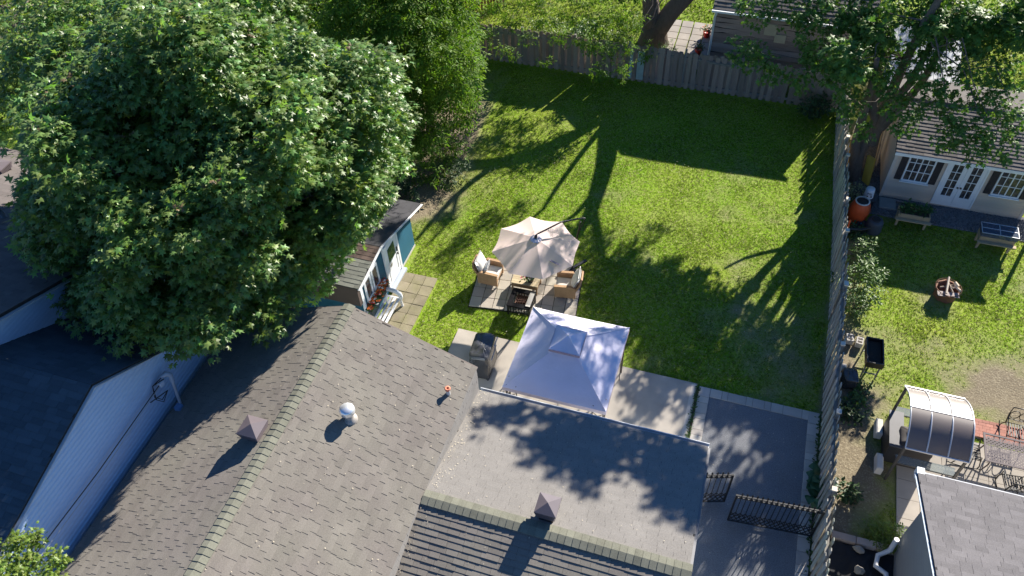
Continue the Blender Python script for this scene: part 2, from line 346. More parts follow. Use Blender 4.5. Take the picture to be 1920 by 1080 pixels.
def grass_mat(name, ground):
    m = bpy.data.materials.new(name); m.use_nodes = True; N = m.node_tree.nodes; L = m.node_tree.links; b = N['Principled BSDF']; b.inputs['Roughness'].default_value = .8; b.inputs['Specular IOR Level'].default_value = .05
    geo = N.new('ShaderNodeNewGeometry')
    def noise(s, d=4):
        n = N.new('ShaderNodeTexNoise'); n.inputs['Scale'].default_value = s; n.inputs['Detail'].default_value = d; L.new(geo.outputs['Position'], n.inputs['Vector']); return n.outputs[0]
    def mix(f, a, c):
        n = N.new('ShaderNodeMix'); n.data_type = 'RGBA'
        for k, x in ((0, f), (6, a), (7, c)):
            if isinstance(x, tuple): n.inputs[k].default_value = x
            elif isinstance(x, float): n.inputs[k].default_value = x
            else: L.new(x, n.inputs[k])
        return n.outputs[2]
    def rng_(x, a, c):
        n = N.new('ShaderNodeMapRange'); n.inputs[1].default_value = a; n.inputs[2].default_value = c; L.new(x, n.inputs[0]); return n.outputs[0]
    dr = N.new('ShaderNodeAttribute'); dr.attribute_name = 'dry'
    g = mix(dr.outputs['Fac'], (.17, .31, .012, 1), (.28, .34, .035, 1))
    g = mix(rng_(noise(1.7), .35, .7), g, (.18, .28, .02, 1)); g = mix(rng_(noise(14, 2), .45, .75), g, (.3, .32, .1, 1))
    if ground:
        so_ = N.new('ShaderNodeAttribute'); so_.attribute_name = 'soil'
        d = mix(noise(5), (.13, .105, .075, 1), (.22, .185, .125, 1)); d = mix(rng_(noise(24, 3), .5, .7), d, (.3, .26, .18, 1))
        g = mix(.12, g, (.06, .065, .02, 1)); g = mix(so_.outputs['Fac'], g, d); L.new(g, b.inputs['Base Color'])
        bp = N.new('ShaderNodeBump'); bp.inputs['Strength'].default_value = .5; bp.inputs['Distance'].default_value = .04; L.new(noise(17, 5), bp.inputs['Height']); L.new(bp.outputs[0], b.inputs['Normal'])
    else:
        hs = N.new('ShaderNodeHueSaturation'); L.new(g, hs.inputs['Color']); v = N.new('ShaderNodeMapRange'); v.inputs[3].default_value = .55; v.inputs[4].default_value = 1.4; L.new(geo.outputs['Random Per Island'], v.inputs[0]); L.new(v.outputs[0], hs.inputs['Value'])
        st = rng_(geo.outputs['Random Per Island'], .86, .88); gc = mix(st, hs.outputs[0], (.36, .33, .19, 1))
        L.new(gc, b.inputs['Base Color']); t = N.new('ShaderNodeBsdfTranslucent'); L.new(gc, t.inputs[0]); ms = N.new('ShaderNodeMixShader'); ms.inputs[0].default_value = .55
        L.new(b.outputs[0], ms.inputs[1]); L.new(t.outputs[0], ms.inputs[2]); L.new(ms.outputs[0], N['Material Output'].inputs[0])
    return m
GRM, GBM = grass_mat('lawn_ground', True), grass_mat('grass_blade', False)
g = MB(); g.add([(-400, -400, -.12), (400, -400, -.12), (400, 400, -.12), (-400, 400, -.12)], [(0, 1, 2, 3)]); o = g.build('ground', mat('far_ground', (.075, .1, .035), .95, .4, .6, col2=(.1, .09, .06), c2scale=.15)); o['kind'] = 'structure'
grid('lawn', -34, 18, -4, 52, .2, -.03, GRM)

def slab(name, poly, z0, z1, m, kind='structure'):
    b = MB(); b.prism([(x, y, z0) for x, y in poly], (0, 0, z1-z0)); o = b.build(name, m); o['kind'] = kind; return o
slab('concrete_patio', [(-7.3, 10.6), (-7.3, 14.92), (.50, 14.9), (.53, 10.6)], -.1, .05, CONC)
b = MB(); b.box(.335, .47, 10.6, 14.86, .052, .058); o = b.build('patio_edge_strip', mat('pale_concrete', (.48, .44, .39), .85, .1, 3)); o['kind'] = 'structure'
slab('driveway', [(.56, 2.0), (.56, 14.84), (4.11, 14.84), (4.11, 2.0)], -.1, .03, ASPH)
b = MB(); b.box(.505, .575, 10.6, 14.8, -.05, .036); o = b.build('driveway_soil_joint', SOIL); o['kind'] = 'structure'
def paver_base(name, m, c=.012):
    k = MB(); k.chb(-.5, .5, -.5, .5, 0, 1, .03); return k.mesh(name, m)
# border stones of the driveway: each a stone of its own
border = thing('driveway_border', 'border of pale paving stones round three sides of the asphalt driveway', 'paving border', (.56, 14.84, 0))
pb = paver_base('paver', STONE); its = []; rr = random.Random(3)
def pav(x0, x1, y0, y1, h=.045, z=.0, rz=0.0): return Matrix.Translation(((x0+x1)/2, (y0+y1)/2, z))@Matrix.Rotation(rz, 4, 'Z')@Matrix.Diagonal((x1-x0-.012, y1-y0-.012, h, 1))
y = 14.84
for d in (.36, .23, .38, .2, .38, .2, .37, .37, .2, .37, .2, .37, .2, .37, .37, .2, .37): its.append(pav(.58, .92, y-d, y, .05+rr.random()*.008, .0, rr.gauss(0, .006))); y -= d
x = .92
for d in (.37, .19, .58, .2, .37, .2, .37, .58, .2): 
    d *= 2.88/3.06; its.append(pav(x, x+d, 14.52, 14.84, .05+rr.random()*.008, .0, rr.gauss(0, .006))); x += d
y = 14.84
for d in (.42, .4, .22, .4, .23, .38, .38, .21, .4, .4, .22, .4, .4, .38, .22, .4, .4, .22, .4, .38, .4, .4, .22, .4, .4, .4, .22, .4): its.append(pav(3.79, 4.12, y-d, y, .05+rr.random()*.01, .0, rr.gauss(0, .012))); y -= d
pieces(its, 'paver', pb, STONE, border)
# umbrella patio, set 6.8 degrees askew
PA = math.radians(6.8); PO = V((-5.66, 17.24, 0)); pu = V((math.cos(PA), math.sin(PA), 0)); pv_ = V((-math.sin(PA), math.cos(PA), 0))
def patio_pt(a, c, z=0.0): return PO+pu*a+pv_*c+V((0, 0, z))
o = slab('patio_bed', [tuple(patio_pt(a, c))[:2] for a, c in ((-1.82, -1.12), (1.82, -1.12), (1.82, 1.12), (-1.82, 1.12))], -.1, .012, mat('joint_soil', (.035, .032, .022), .95, .3, 9))
lounge = thing('patio_paving', 'square of grey paving slabs under the cream umbrella', 'paving', PO, 0)
pb2 = paver_base('paver', PATIO)
pieces([Matrix.Translation(patio_pt(-1.8+.4*(i+.5), -1.1+.44*(j+.5)))@Matrix.Rotation(PA+rr.gauss(0, .012), 4, 'Z')@Matrix.Diagonal((.378, .418, .04+rr.random()*.014, 1)) for i in range(9) for j in range(5)], 'paver', pb2, PATIO, lounge)
shedpav = thing('shed_paving', 'mossy yellow-brown paving slabs before the blue shed door', 'paving', (-9.3, 15.2, 0))
pb3 = paver_base('paver', OLDP)
pieces([Matrix.Translation((-10.02+.42*(i+.5)+.03*j*-.2, 16.8-.44*(j+.5), 0))@Matrix.Rotation(rr.gauss(0, .03), 4, 'Z')@Matrix.Diagonal((.4, .42, .035+rr.random()*.02, 1)) for i in range(3) for j in range(8) if not (i == 0 and j < 0)], 'paver', pb3, OLDP, shedpav)
# neighbour's paving on the right
np_ = thing('neighbour_paving', 'pale concrete slabs under the black metal dining set', 'paving', (8, 13.6, 0))
pb4 = paver_base('paver', CONC)
pieces([Matrix.Translation((6.25+.6*(i+.5), 15.1-.6*(j+.5), .0))@Matrix.Rotation(rr.gauss(0, .006), 4, 'Z')@Matrix.Diagonal((.588, .588, .03+.006*rr.random(), 1)) for i in range(9) for j in range(7)], 'paver', pb4, CONC, np_)
bp_ = thing('brick_walk', 'strip of red brick pavers beside the dry lawn', 'paving', (9, 15.6, 0))
pb5 = paver_base('brick', BRICK)
pieces([Matrix.Translation((7.6+.2*(i+.5)+(.1 if j % 2 else 0), 15.95-.105*(j+.5), 0))@Matrix.Diagonal((.194, .1, .03+.006*rr.random(), 1)) for i in range(17) for j in range(6)], 'brick', pb5, BRICK, bp_)
bk = thing('back_paving', 'sunlit paving slabs with weeds behind the wooden back fence', 'paving', (-3.2, 34, 0))
pieces([Matrix.Translation((-4.0+.56*(i+.5), 35.7-.56*(j+.5), 0))@Matrix.Rotation(rr.gauss(0, .03), 4, 'Z')@Matrix.Diagonal((.5, .52, .035, 1)) for i in range(4) for j in range(7)], 'paver', paver_base('paver', CONC), CONC, bk)
# gravel apron of the taupe shed
gx = RNG.uniform(4.9, 11, 7000); gy = RNG.uniform(24.15, 25.25, 7000); sel = RNG.random(7000) < .9
gx2 = RNG.uniform(4.75, 5.65, 3500); gy2 = RNG.uniform(24.3, 28.5, 3500); gx = np.concatenate([gx, gx2]); gy = np.concatenate([gy, gy2])
tet = np.array([(1, 0, 0), (-.5, .87, 0), (-.5, -.87, 0), (0, 0, .9)]); sc = RNG.uniform(.018, .045, len(gx)); an = RNG.uniform(0, 6.28, len(gx))
vv = np.stack([tet[None, :, 0]*np.cos(an)[:, None]-tet[None, :, 1]*np.sin(an)[:, None], tet[None, :, 0]*np.sin(an)[:, None]+tet[None, :, 1]*np.cos(an)[:, None], np.repeat(tet[None, :, 2], len(gx), 0)], -1)*sc[:, None, None]+np.stack([gx, gy, np.full(len(gx), .0)], -1)[:, None]
ff = (np.array([(0, 1, 3), (1, 2, 3), (2, 0, 3)])[None]+(np.arange(len(gx))*4)[:, None, None]).reshape(-1, 3)
me = np_mesh('gravel', vv.reshape(-1, 3), ff, 3); me.materials.append(GRAVEL); o = bpy.data.objects.new('gravel', me); COL.objects.link(o); o['kind'] = 'stuff'; o['label'] = 'blue-grey gravel along the foot of the taupe shed'; o['category'] = 'gravel'
slab('gravel_bed', [(4.75, 24.2), (11, 24.1), (11, 25.4), (5.7, 25.4), (5.7, 28.5), (4.6, 28.5)], -.1, .0, GRAVEL)

# ------------------------------------------------------------------ buildings
def siding(parent, o, u, poly, step, m, name='siding', proud=.014):
    """lapped boards filling a convex wall outline: poly = (a along u, height) pairs"""
    n = V(u).cross(V((0, 0, 1))).normalized(); b = MB(); u = V(u); o = V(o); hs = [p[1] for p in poly]; h = min(hs)
    def rng_at(hh):
        xs = []
        for i in range(len(poly)):
            (a0, h0), (a1, h1) = poly[i], poly[(i+1) % len(poly)]
            if h0 == h1:
                if abs(hh-h0) < 1e-6: xs += [a0, a1]
            elif min(h0, h1)-1e-9 <= hh <= max(h0, h1)+1e-9: xs.append(a0+(a1-a0)*(hh-h0)/(h1-h0))
        return (min(xs), max(xs)) if xs else None
    while h < max(hs)-1e-4:
        t = min(h+step, max(hs)-1e-5); r0, r1 = rng_at(h+1e-5), rng_at(t)
        if r0 and r1:
            pt = lambda a, hh, d: o+u*a+V((0, 0, hh))+n*d
            mid = h+(t-h)*.55; rm = rng_at(mid) or r0; b.add([pt(r0[0], h, proud), pt(r0[1], h, proud), pt(rm[1], mid, proud), pt(rm[0], mid, proud), pt(r1[1], t, .001), pt(r1[0], t, .001), pt(r0[0], h, 0), pt(r0[1], h, 0)], [(0, 1, 2, 3), (3, 2, 4, 5), (6, 7, 1, 0)])
        h += step
    ob = b.build(name, m, parent); ob['kind'] = 'stuff'; return ob
def roof_plane(parent, name, o, u, v, U, Vl, m, th=.1, eave=None):
    n = V(u).cross(V(v)); b = MB(); o = V(o); u = V(u); v = V(v)
    b.prism([o, o+u*U, o+u*U+v*Vl, o+v*Vl], -n*th); return b.build(name, m, parent)

# -- main house
ZR, ZE = 5.0, 3.6; XR, XE, XL = -8.5, -5.13, -12.13; Y0, Y1 = 1.2, 11.22
house = thing('house', 'brown-grey shingled bungalow roof with mossy ridge and three roof vents', 'house', (-8.5, 6, 0))
b = MB(); b.prism([(-11.75, 1.5, -.1), (-5.45, 1.5, -.1), (-5.45, 1.5, 3.5), (-8.5, 1.5, 4.8), (-11.75, 1.5, 3.5)], (0, 9.4, 0)); b.build('wall', SIDW, house)
vR = (V((XR, 0, ZR))-V((XE, 0, ZE))); LR = vR.length; vR.normalize()
vL = (V((XR, 0, ZR))-V((XL, 0, ZE))); LL = vL.length; vL.normalize()
rR = roof_plane(house, 'roof', (XE, Y0, ZE), (0, 1, 0), vR, Y1-Y0, LR, DECK, .12)
rL = roof_plane(house, 'roof', (XL, Y1, ZE), (0, -1, 0), vL, Y1-Y0, LL, DECK, .12)
shingles(rR, V((XE, Y0, ZE)), V((0, 1, 0)), vR, Y1-Y0, LR, SHG, .15, .31, .011, 150, jit=.15, lip=1)
shingles(rL, V((XL, Y1, ZE)), V((0, -1, 0)), vL, Y1-Y0, LL, SHG, .15, .29, .008, 150, jit=.15, lip=-1)
ridge_caps(rR, (XR, Y0+.1, ZR+.02), (XR, Y1+.02, ZR+.02), -vR, -vL, SHM)
b = MB(); b.beam((XR, Y1+.012, ZR-.08), (XE, Y1+.012, ZE-.08), .02, .14, up=(0, 1, 0)); b.beam((XR, Y1+.012, ZR-.08), (XL, Y1+.012, ZE-.08), .02, .14, up=(0, 1, 0)); b.build('fascia', mat('fascia_brown', (.12, .1, .09), .7), house)
# shingled cheek between the eave and the garage roof
b = MB(); b.box(XE-.06, XE-.004, 3.2, Y1-.02, 2.45, ZE-.01); ck = b.build('cheek_wall', DECK, house)
shingles(ck, V((XE-.004, 3.2, 2.5)), V((0, 1, 0)), V((0, 0, 1)), 8.0, 1.1, SHT, .14, .3, .014, 60, name='cheek_shingle', keep=lambda a, c: 2.5+c+.1 > 3.6-.268*abs(3.2+a-7.44)-.05)
# roof vents
def vent(parent, c, w, h, body=.66):
    base = MB(); base.cb((c.x, c.y, c.z+h*.3), (w*body, w*body, h*1.0)); vb = base.build('roof_vent', mat('vent_dark', (.045, .038, .042), .5), parent)
    for k in range(4):
        q = MB(); q.cb((c.x, c.y, c.z+h*(.40+.12*k)), (w*(.86+.045*k), w*(.86+.045*k), .02)); q.build('louvre', mat('vent_brown', (.125, .105, .115), .42, .08, 5, spec=.5), vb)
    q = MB(); z = c.z+h*.86; s = w/2
    q.add([(c.x-s, c.y-s, z), (c.x+s, c.y-s, z), (c.x+s, c.y+s, z), (c.x-s, c.y+s, z), (c.x, c.y, z+w*.22), (c.x-s, c.y-s, z-.03), (c.x+s, c.y-s, z-.03), (c.x+s, c.y+s, z-.03), (c.x-s, c.y+s, z-.03)],
          [(0, 1, 4), (1, 2, 4), (2, 3, 4), (3, 0, 4), (5, 6, 1, 0), (6, 7, 2, 1), (7, 8, 3, 2), (8, 5, 0, 3), (8, 7, 6, 5)]); q.build('vent_cap', mat('vent_brown', (.125, .105, .115), .42), vb)
    q = MB(); q.cb((c.x, c.y, c.z+.02), (w*1.05, w*1.05, .02), None); return vb
vent(house, V((-9.02, 7.26, 4.68)), .52, .5)
c = V((-7.26, 8.42, 4.46)); b = MB(); b.lathe([(.19, -.06), (.17, .05), (.115, .07), (.11, .24), (.1, .26)], c); cv = b.build('chimney_cap', mat('vent_metal', (.34, .31, .28), .55, .2, 8, metal=.3), house)
b = MB(); prof = [(.165, .27), (.185, .3), (.185, .42), (.14, .47), (.02, .485)]; b.lathe(prof, c, 10); b.build('cap', mat('galvanised', (.75, .77, .8), .3, .15, 9, metal=.6, spec=.6), cv)
c = V((-5.5, 10.16, 3.72)); b = MB(); b.lathe([(.055, -.05), (.052, .24), (.05, .25)], c, 12, cap=False); pv2 = b.build('pipe_vent', mat('pipe_grey', (.5, .5, .5), .5), house)
b = MB(); b.lathe([(.056, .2), (.078, .25), (.078, .28), (.03, .285), (.028, .2)], c, 12, cap=False); b.build('collar', mat('terracotta', (.55, .2, .12), .7), pv2)

# -- garage wing
garage = thing('garage_wing', 'low side wing with sunlit grey shingles and a green mossy ridge beside the driveway', 'garage', (-2, 7.4, 0))
GY, GZ, GE, GYE, GX0, GX1 = 7.44, 3.6, 2.6, 11.2, XE, 1.0; GYF = 3.6
b = MB(); b.prism([(.62, 4.0, -.1), (.62, 10.85, -.1), (.62, 10.85, 2.62), (.62, GY, 3.5), (.62, 4.0, 2.62)], (-5.9, 0, 0)); b.build('wall', SIDW, garage)
vB = V((0, GY-GYE, GZ-GE)); LB = vB.length; vB.normalize(); vF = V((0, GY-GYF, GZ-GE)); LF = vF.length; vF.normalize()
rB = roof_plane(garage, 'roof', (GX1, GYE, GE), (-1, 0, 0), vB, GX1-GX0, LB, DECK, .1)
rF = roof_plane(garage, 'roof', (GX0, GYF, GE), (1, 0, 0), vF, GX1-GX0, LF, DECK, .1)
shingles(rB, V((GX1, GYE, GE)), V((-1, 0, 0)), vB, GX1-GX0, LB, SHT, .14, .32, .012, 130, jit=.2)
shingles(rF, V((GX0, GYF, GE)), V((1, 0, 0)), vF, GX1-GX0, LF, SHG, .145, .32, .021, 170, jit=.2)
ridge_caps(rF, (GX0+.02, GY, GZ+.015), (GX1+.02, GY, GZ+.015), -vB, -vF, SHM, .17, .19)
vent(garage, V((-2.25, 7.86, 3.5)), .5, .6)
b = MB()
b.prism([(GX0+.02, GYE, GE-.10), (GX0+.02, GYE+.11, GE-.10), (GX0+.02, GYE+.11, GE), (GX0+.02, GYE+.095, GE), (GX0+.02, GYE+.095, GE-.085), (GX0+.02, GYE, GE-.085)], (GX1-GX0, 0, 0)); b.build('gutter', FLASH, garage)
for s, y_, Lv in ((1, GYE, vB), (-1, GYF, vF)):
    b = MB(); b.beam((GX1+.012, y_, GE-.05), (GX1+.012, GY, GZ-.05), .02, .1, up=(1, 0, 0)); b.build('rake_trim', mat('dull_trim', (.17, .17, .18), .7), garage)

# -- left neighbour: pale gable wall, dark roof in the maple's shade
nb = thing('neighbour_house', 'dark-roofed house with a tall pale sided gable wall beside the bungalow', 'house', (-16, 6, 0))
NX, NYR, NZR = -12.4, 6.68, 6.18
b = MB(); b.prism([(NX, .5, -.1), (NX, 9.8, -.1), (NX, 9.8, 4.3), (NX, NYR, NZR-.03), (NX, .5, 4.6)], (-9, 0, 0)); b.build('wall', SIDW, nb)
siding(nb, (NX+.002, .5, 0), (0, 1, 0), [(0, 2.4), (9.3, 2.4), (9.3, 4.3), (6.18, 6.15), (0, 4.6)], .13, SIDW, proud=.045)
b = MB(); b.box(NX-.01, NX+.035, 9.74, 9.83, 2, 4.3); b.build('corner_trim', WHITE, nb)
dn = V((0, NYR-9.9, NZR-4.24)); Ln = dn.length; dn.normalize(); df = V((0, NYR-.2, NZR-4.53)); Lf_ = df.length; df.normalize()
r1 = roof_plane(nb, 'roof', (NX+.04, 9.9, 4.28), (-1, 0, 0), dn, 9, Ln, DECK, .1); r2 = roof_plane(nb, 'roof', (NX-9, .2, 4.57), (1, 0, 0), df, 9.04, Lf_, DECK, .1)
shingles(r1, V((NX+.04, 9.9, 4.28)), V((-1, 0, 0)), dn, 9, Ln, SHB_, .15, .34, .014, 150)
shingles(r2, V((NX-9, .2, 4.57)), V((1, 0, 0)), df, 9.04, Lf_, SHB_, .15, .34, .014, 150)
b = MB(); b.beam((NX+.05, NYR, NZR-.03), (NX+.05, 9.9, 4.23), .02, .12, up=(1, 0, 0)); b.beam((NX+.05, NYR, NZR-.03), (NX+.05, .3, 4.55), .02, .12, up=(1, 0, 0)); b.build('rake_trim', mat('grey_trim', (.45, .46, .47), .6), nb)
# its taller wing further left
uw = thing('neighbour_wing', 'taller left wing with a grey fascia above the shaded dark roof', 'house', (-19, 8, 0))
UX = -15.2; uz = lambda y_: 6.95-.37*(y_-7.0)
b = MB(); b.prism([(UX-.25, 2, -.1), (UX-.25, 15, -.1), (UX-.25, 15, uz(15)-.1), (UX-.25, 7.0, uz(7)-.1), (UX-.25, 2, uz(7)-1.6)], (-9, 0, 0)); b.build('wall', SIDW, uw)
siding(uw, (UX-.248, 2, 0), (0, 1, 0), [(0, 3.5), (12.5, 3.5), (12.5, uz(14.5)-.1), (5, uz(7)-.12), (0, uz(7)-1.6)], .115, SIDW)
b = MB(); b.beam((UX, 15.2, uz(15.2)-.1), (UX, 6.9, uz(6.9)-.1), .025, .2, up=(1, 0, 0)); b.beam((UX, 6.9, uz(6.9)-.1), (UX, 1.6, uz(7)-1.9), .025, .2, up=(1, 0, 0)); b.build('fascia', mat('grey_trim', (.45, .46, .47), .6), uw)
du = V((0, 6.9-15.2, uz(6.9)-uz(15.2))); Lu = du.length; du.normalize()
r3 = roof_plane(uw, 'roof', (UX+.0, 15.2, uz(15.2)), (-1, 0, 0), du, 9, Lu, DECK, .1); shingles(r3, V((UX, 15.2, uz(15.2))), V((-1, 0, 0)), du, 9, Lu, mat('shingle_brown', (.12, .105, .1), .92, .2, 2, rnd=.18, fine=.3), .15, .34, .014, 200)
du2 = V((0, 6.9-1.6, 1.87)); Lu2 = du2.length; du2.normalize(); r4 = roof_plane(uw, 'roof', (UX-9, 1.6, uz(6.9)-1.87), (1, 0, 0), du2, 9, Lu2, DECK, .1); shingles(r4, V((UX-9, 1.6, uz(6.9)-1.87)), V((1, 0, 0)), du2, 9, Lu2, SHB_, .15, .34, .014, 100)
c = RAY(8, 408, (UX, 15.2, uz(15.2)), V((-1, 0, 0)).cross(du)); b = MB(); b.lathe([(.07, -.1), (.07, .35), (.1, .36), (.1, .45), (.02, .47)], c, 10); b.build('pipe_vent', mat('galvanised', (.75, .77, .8), .3), uw)
c = RAY(6, 320, (UX, 15.2, uz(15.2)), V((-1, 0, 0)).cross(du)); vent(uw, V((c.x, c.y, c.z-.1)), .5, .4)

# -- right house at the bottom corner
rh = thing('right_house', 'grey shingled house corner beside the metal dining set, bottom right', 'house', (9, 8, 0))
RX, RY, RZ = 5.82, 11.67, 3.0; RSL = .33
b = MB(); b.prism([(6.2, 4, -.1), (6.2, 11.2, -.1), (6.2, 11.2, 2.95), (6.2, 6.5, 2.95+4.7*RSL), (6.2, 4, 2.95+2.6*RSL)], (8, 0, 0)); b.build('wall', SIDG, rh)
siding(rh, (6.198, 11.2, 0), (0, -1, 0), [(0, 0), (5, 0), (5, 4.4), (0, 2.9)], .11, SIDG)
vv_ = V((0, -5.2, 5.2*RSL)); Lr = vv_.length; vv_.normalize()
r5 = roof_plane(rh, 'roof', (RX+8, RY, RZ), (-1, 0, 0), vv_, 8, Lr, DECK, .1); shingles(r5, V((RX+8, RY, RZ)), V((-1, 0, 0)), vv_, 8, Lr, SHR, .145, .32, .012, 300)
vv2 = V((0, 4.0, 4.0*RSL)); L2 = vv2.length; vv2.normalize(); roof_plane(rh, 'roof', (RX, RY-9.2, RZ+1.2*RSL), (1, 0, 0), vv2, 8, L2, SHR, .1)
b = MB(); b.beam((RX-.012, RY, RZ-.06), (RX-.012, RY-5.2, RZ-.06+5.2*RSL), .02, .08, up=(1, 0, 0)); b.build('rake_trim', mat('blue_white_trim', (.22, .28, .35), .6), rh)
b = MB(); b.box(RX, RX+8, RY+.002, RY+.06, RZ-.1, RZ-.03); b.build('gutter', mat('dull_white', (.5, .52, .55), .5), rh)
b = MB(); b.box(RX-.01, RX+.16, RY-.05, RY+.14, RZ-.22, RZ+.02); b.build('gutter_end', FLASH, rh)
b = MB(); b.tube([(6.0, 10.95, .9), (6.0, 10.9, .35), (5.75, 10.75, .22), (5.7, 10.45, .2), (5.95, 10.3, .22), (5.98, 10.05, .2)], .065, 10); b.build('downspout_elbow', WHITE, rh)

# -- taupe garden shed
ts = thing('garden_shed', 'taupe sided shed with white french doors, black shutters and brown shingles', 'shed', (8, 26.5, 0))
TX0, TX1, TY0, TY1 = 5.65, 10.4, 25.25, 29.6; TE, TR, TYR = 2.28, 2.95, 27.4
b = MB(); b.prism([(TX0, TY0, 0), (TX0, TY1, 0), (TX0, TY1, TE), (TX0, TYR, TR-.12), (TX0, TY0, TE)], (TX1-TX0, 0, 0)); b.build('wall', SIDT, ts)
siding(ts, (TX0, TY0-.002, 0), (1, 0, 0), [(0, .1), (TX1-TX0, .1), (TX1-TX0, TE), (0, TE)], .105, SIDT)
siding(ts, (TX0-.002, TY1, 0), (0, -1, 0), [(0, .1), (TY1-TY0, .1), (TY1-TY0, TE), (TY1-TYR, TR-.14), (0, TE)], .105, SIDT)
b = MB(); b.box(TX0-.03, TX0+.07, TY0-.03, TY0+.05, 0, TE); b.box(TX1-.07, TX1+.03, TY0-.03, TY0+.05, 0, TE); b.build('corner_trim', mat('taupe_trim', (.5, .45, .41), .6), ts)
vt_ = V((0, TYR-TY0+.3, TR-TE)); Lt = vt_.length; vt_.normalize()
r6 = roof_plane(ts, 'roof', (TX0-.12, TY0-.3, TE), (1, 0, 0), vt_, TX1-TX0+.3, Lt, DECK, .08); shingles(r6, V((TX0-.12, TY0-.3, TE)), V((1, 0, 0)), vt_, TX1-TX0+.3, Lt, SHS, .16, .3, .034, 300, jit=.2)
roof_plane(ts, 'roof', (TX1+.18, TY1+.2, TE), (-1, 0, 0), V((0, TYR-TY1-.2, TR-TE)).normalized(), TX1-TX0+.3, V((0, TYR-TY1-.2, TR-TE)).length, SHS, .08)
b = MB(); b.box(TX0-.12, TX1+.18, TYR-.1, TYR+.1, TR-.02, TR+.05); b.build('ridge_cap', SHS, ts)
b = MB(); b.box(TX0-.12, TX1+.18, TY0-.33, TY0-.302, TE-.12, TE-.0); b.build('fascia', WHITE, ts)
def grid_window(parent, x0, x1, z0, z1, nx, nz, y, name='window', fw=.05):
    b = MB(); 
    for (a, c_, e, f) in ((x0, x1, z0, z0+fw), (x0, x1, z1-fw, z1), (x0, x0+fw, z0+fw, z1-fw), (x1-fw, x1, z0+fw, z1-fw)): b.box(a, c_, y-.05, y+.0, e, f)
    wd = b.build(name, WHITE, parent)
    b = MB()
    for i in range(1, nx):
        xx = x0+fw+(x1-x0-2*fw)*i/nx; t = .024 if i != nx/2 else .04; b.box(xx-t/2, xx+t/2, y-.04, y-.01, z0+fw, z1-fw)
    for j in range(1, nz): zz = z0+fw+(z1-z0-2*fw)*j/nz; b.box(x0+fw, x1-fw, y-.038, y-.012, zz-.012, zz+.012)
    b.build('muntin', WHITE, wd)
    for i in range(nx):
        for j in range(nz):
            b = MB(); X0 = x0+fw+(x1-x0-2*fw)*i/nx; X1 = x0+fw+(x1-x0-2*fw)*(i+1)/nx; Z0 = z0+fw+(z1-z0-2*fw)*j/nz; Z1 = z0+fw+(z1-z0-2*fw)*(j+1)/nz
            b.box(X0, X1, y-.02, y-.008, Z0, Z1); b.build('pane', PANE, wd)
    return wd
yw_ = TY0-.018
for x0 in (6.1, 9.08):
    grid_window(ts, x0, x0+.9, .93, 2.2, 4, 3, yw_)
    for xs in (x0-.24, x0+.92):
        b = MB(); b.box(xs, xs+.22, yw_-.035, yw_, .93, 2.2)
        for k in range(15): b.box(xs+.03, xs+.19, yw_-.045, yw_-.03, 1.0+k*.078, 1.0+k*.078+.05)
        b.build('shutter', DARK, ts)
    b = MB(); b.box(x0-.04, x0+.94, yw_-.1, yw_, .885, .925); b.build('window_sill', WHITE, ts)
b = MB(); b.box(7.36, 8.72, yw_-.03, yw_, .1, .16); b.box(7.36, 8.72, yw_-.05, yw_, 2.13, 2.2); b.box(7.36, 7.42, yw_-.05, yw_, .16, 2.13); b.box(8.66, 8.72, yw_-.05, yw_, .16, 2.13); b.build('door_frame', WHITE, ts)
for x0, x1, hs in ((7.425, 8.035, 1), (8.045, 8.655, -1)):
    b = MB(); b.box(x0, x1, yw_-.04, yw_, .16, .55); b.box(x0, x1, yw_-.04, yw_, 1.98, 2.13); b.box(x0, x0+.14, yw_-.04, yw_, .55, 1.98); b.box(x1-.14, x1, yw_-.04, yw_, .55, 1.98); dr_ = b.build('door', WHITE, ts)
    for i in range(2):
        for j in range(4):
            b = MB(); w2 = (x1-x0-.28)/2; h2 = 1.43/4; b.box(x0+.14+w2*i, x0+.14+w2*(i+1), yw_-.02, yw_-.008, .55+h2*j, .55+h2*(j+1)); b.build('pane', PANE, dr_)
    b = MB(); xm = (x0+x1)/2; b.box(xm-.011, xm+.011, yw_-.035, yw_-.01, .55, 1.98)
    for j in range(1, 4): b.box(x0+.14, x1-.14, yw_-.033, yw_-.012, .55+1.43/4*j-.011, .55+1.43/4*j+.011)
    b.build('muntin', WHITE, dr_)
    b = MB(); xk = x1-.05 if hs == 1 else x0+.05; b.lathe([(.03, 0), (.032, .05), (.015, .07)], (0, 0, 0), 10, Matrix.Translation((xk, yw_-.04, 1.0))@Matrix.Rotation(math.pi/2, 4, 'X')); b.build('handle', mat('brass_dark', (.2, .17, .12), .35, metal=.8), dr_)

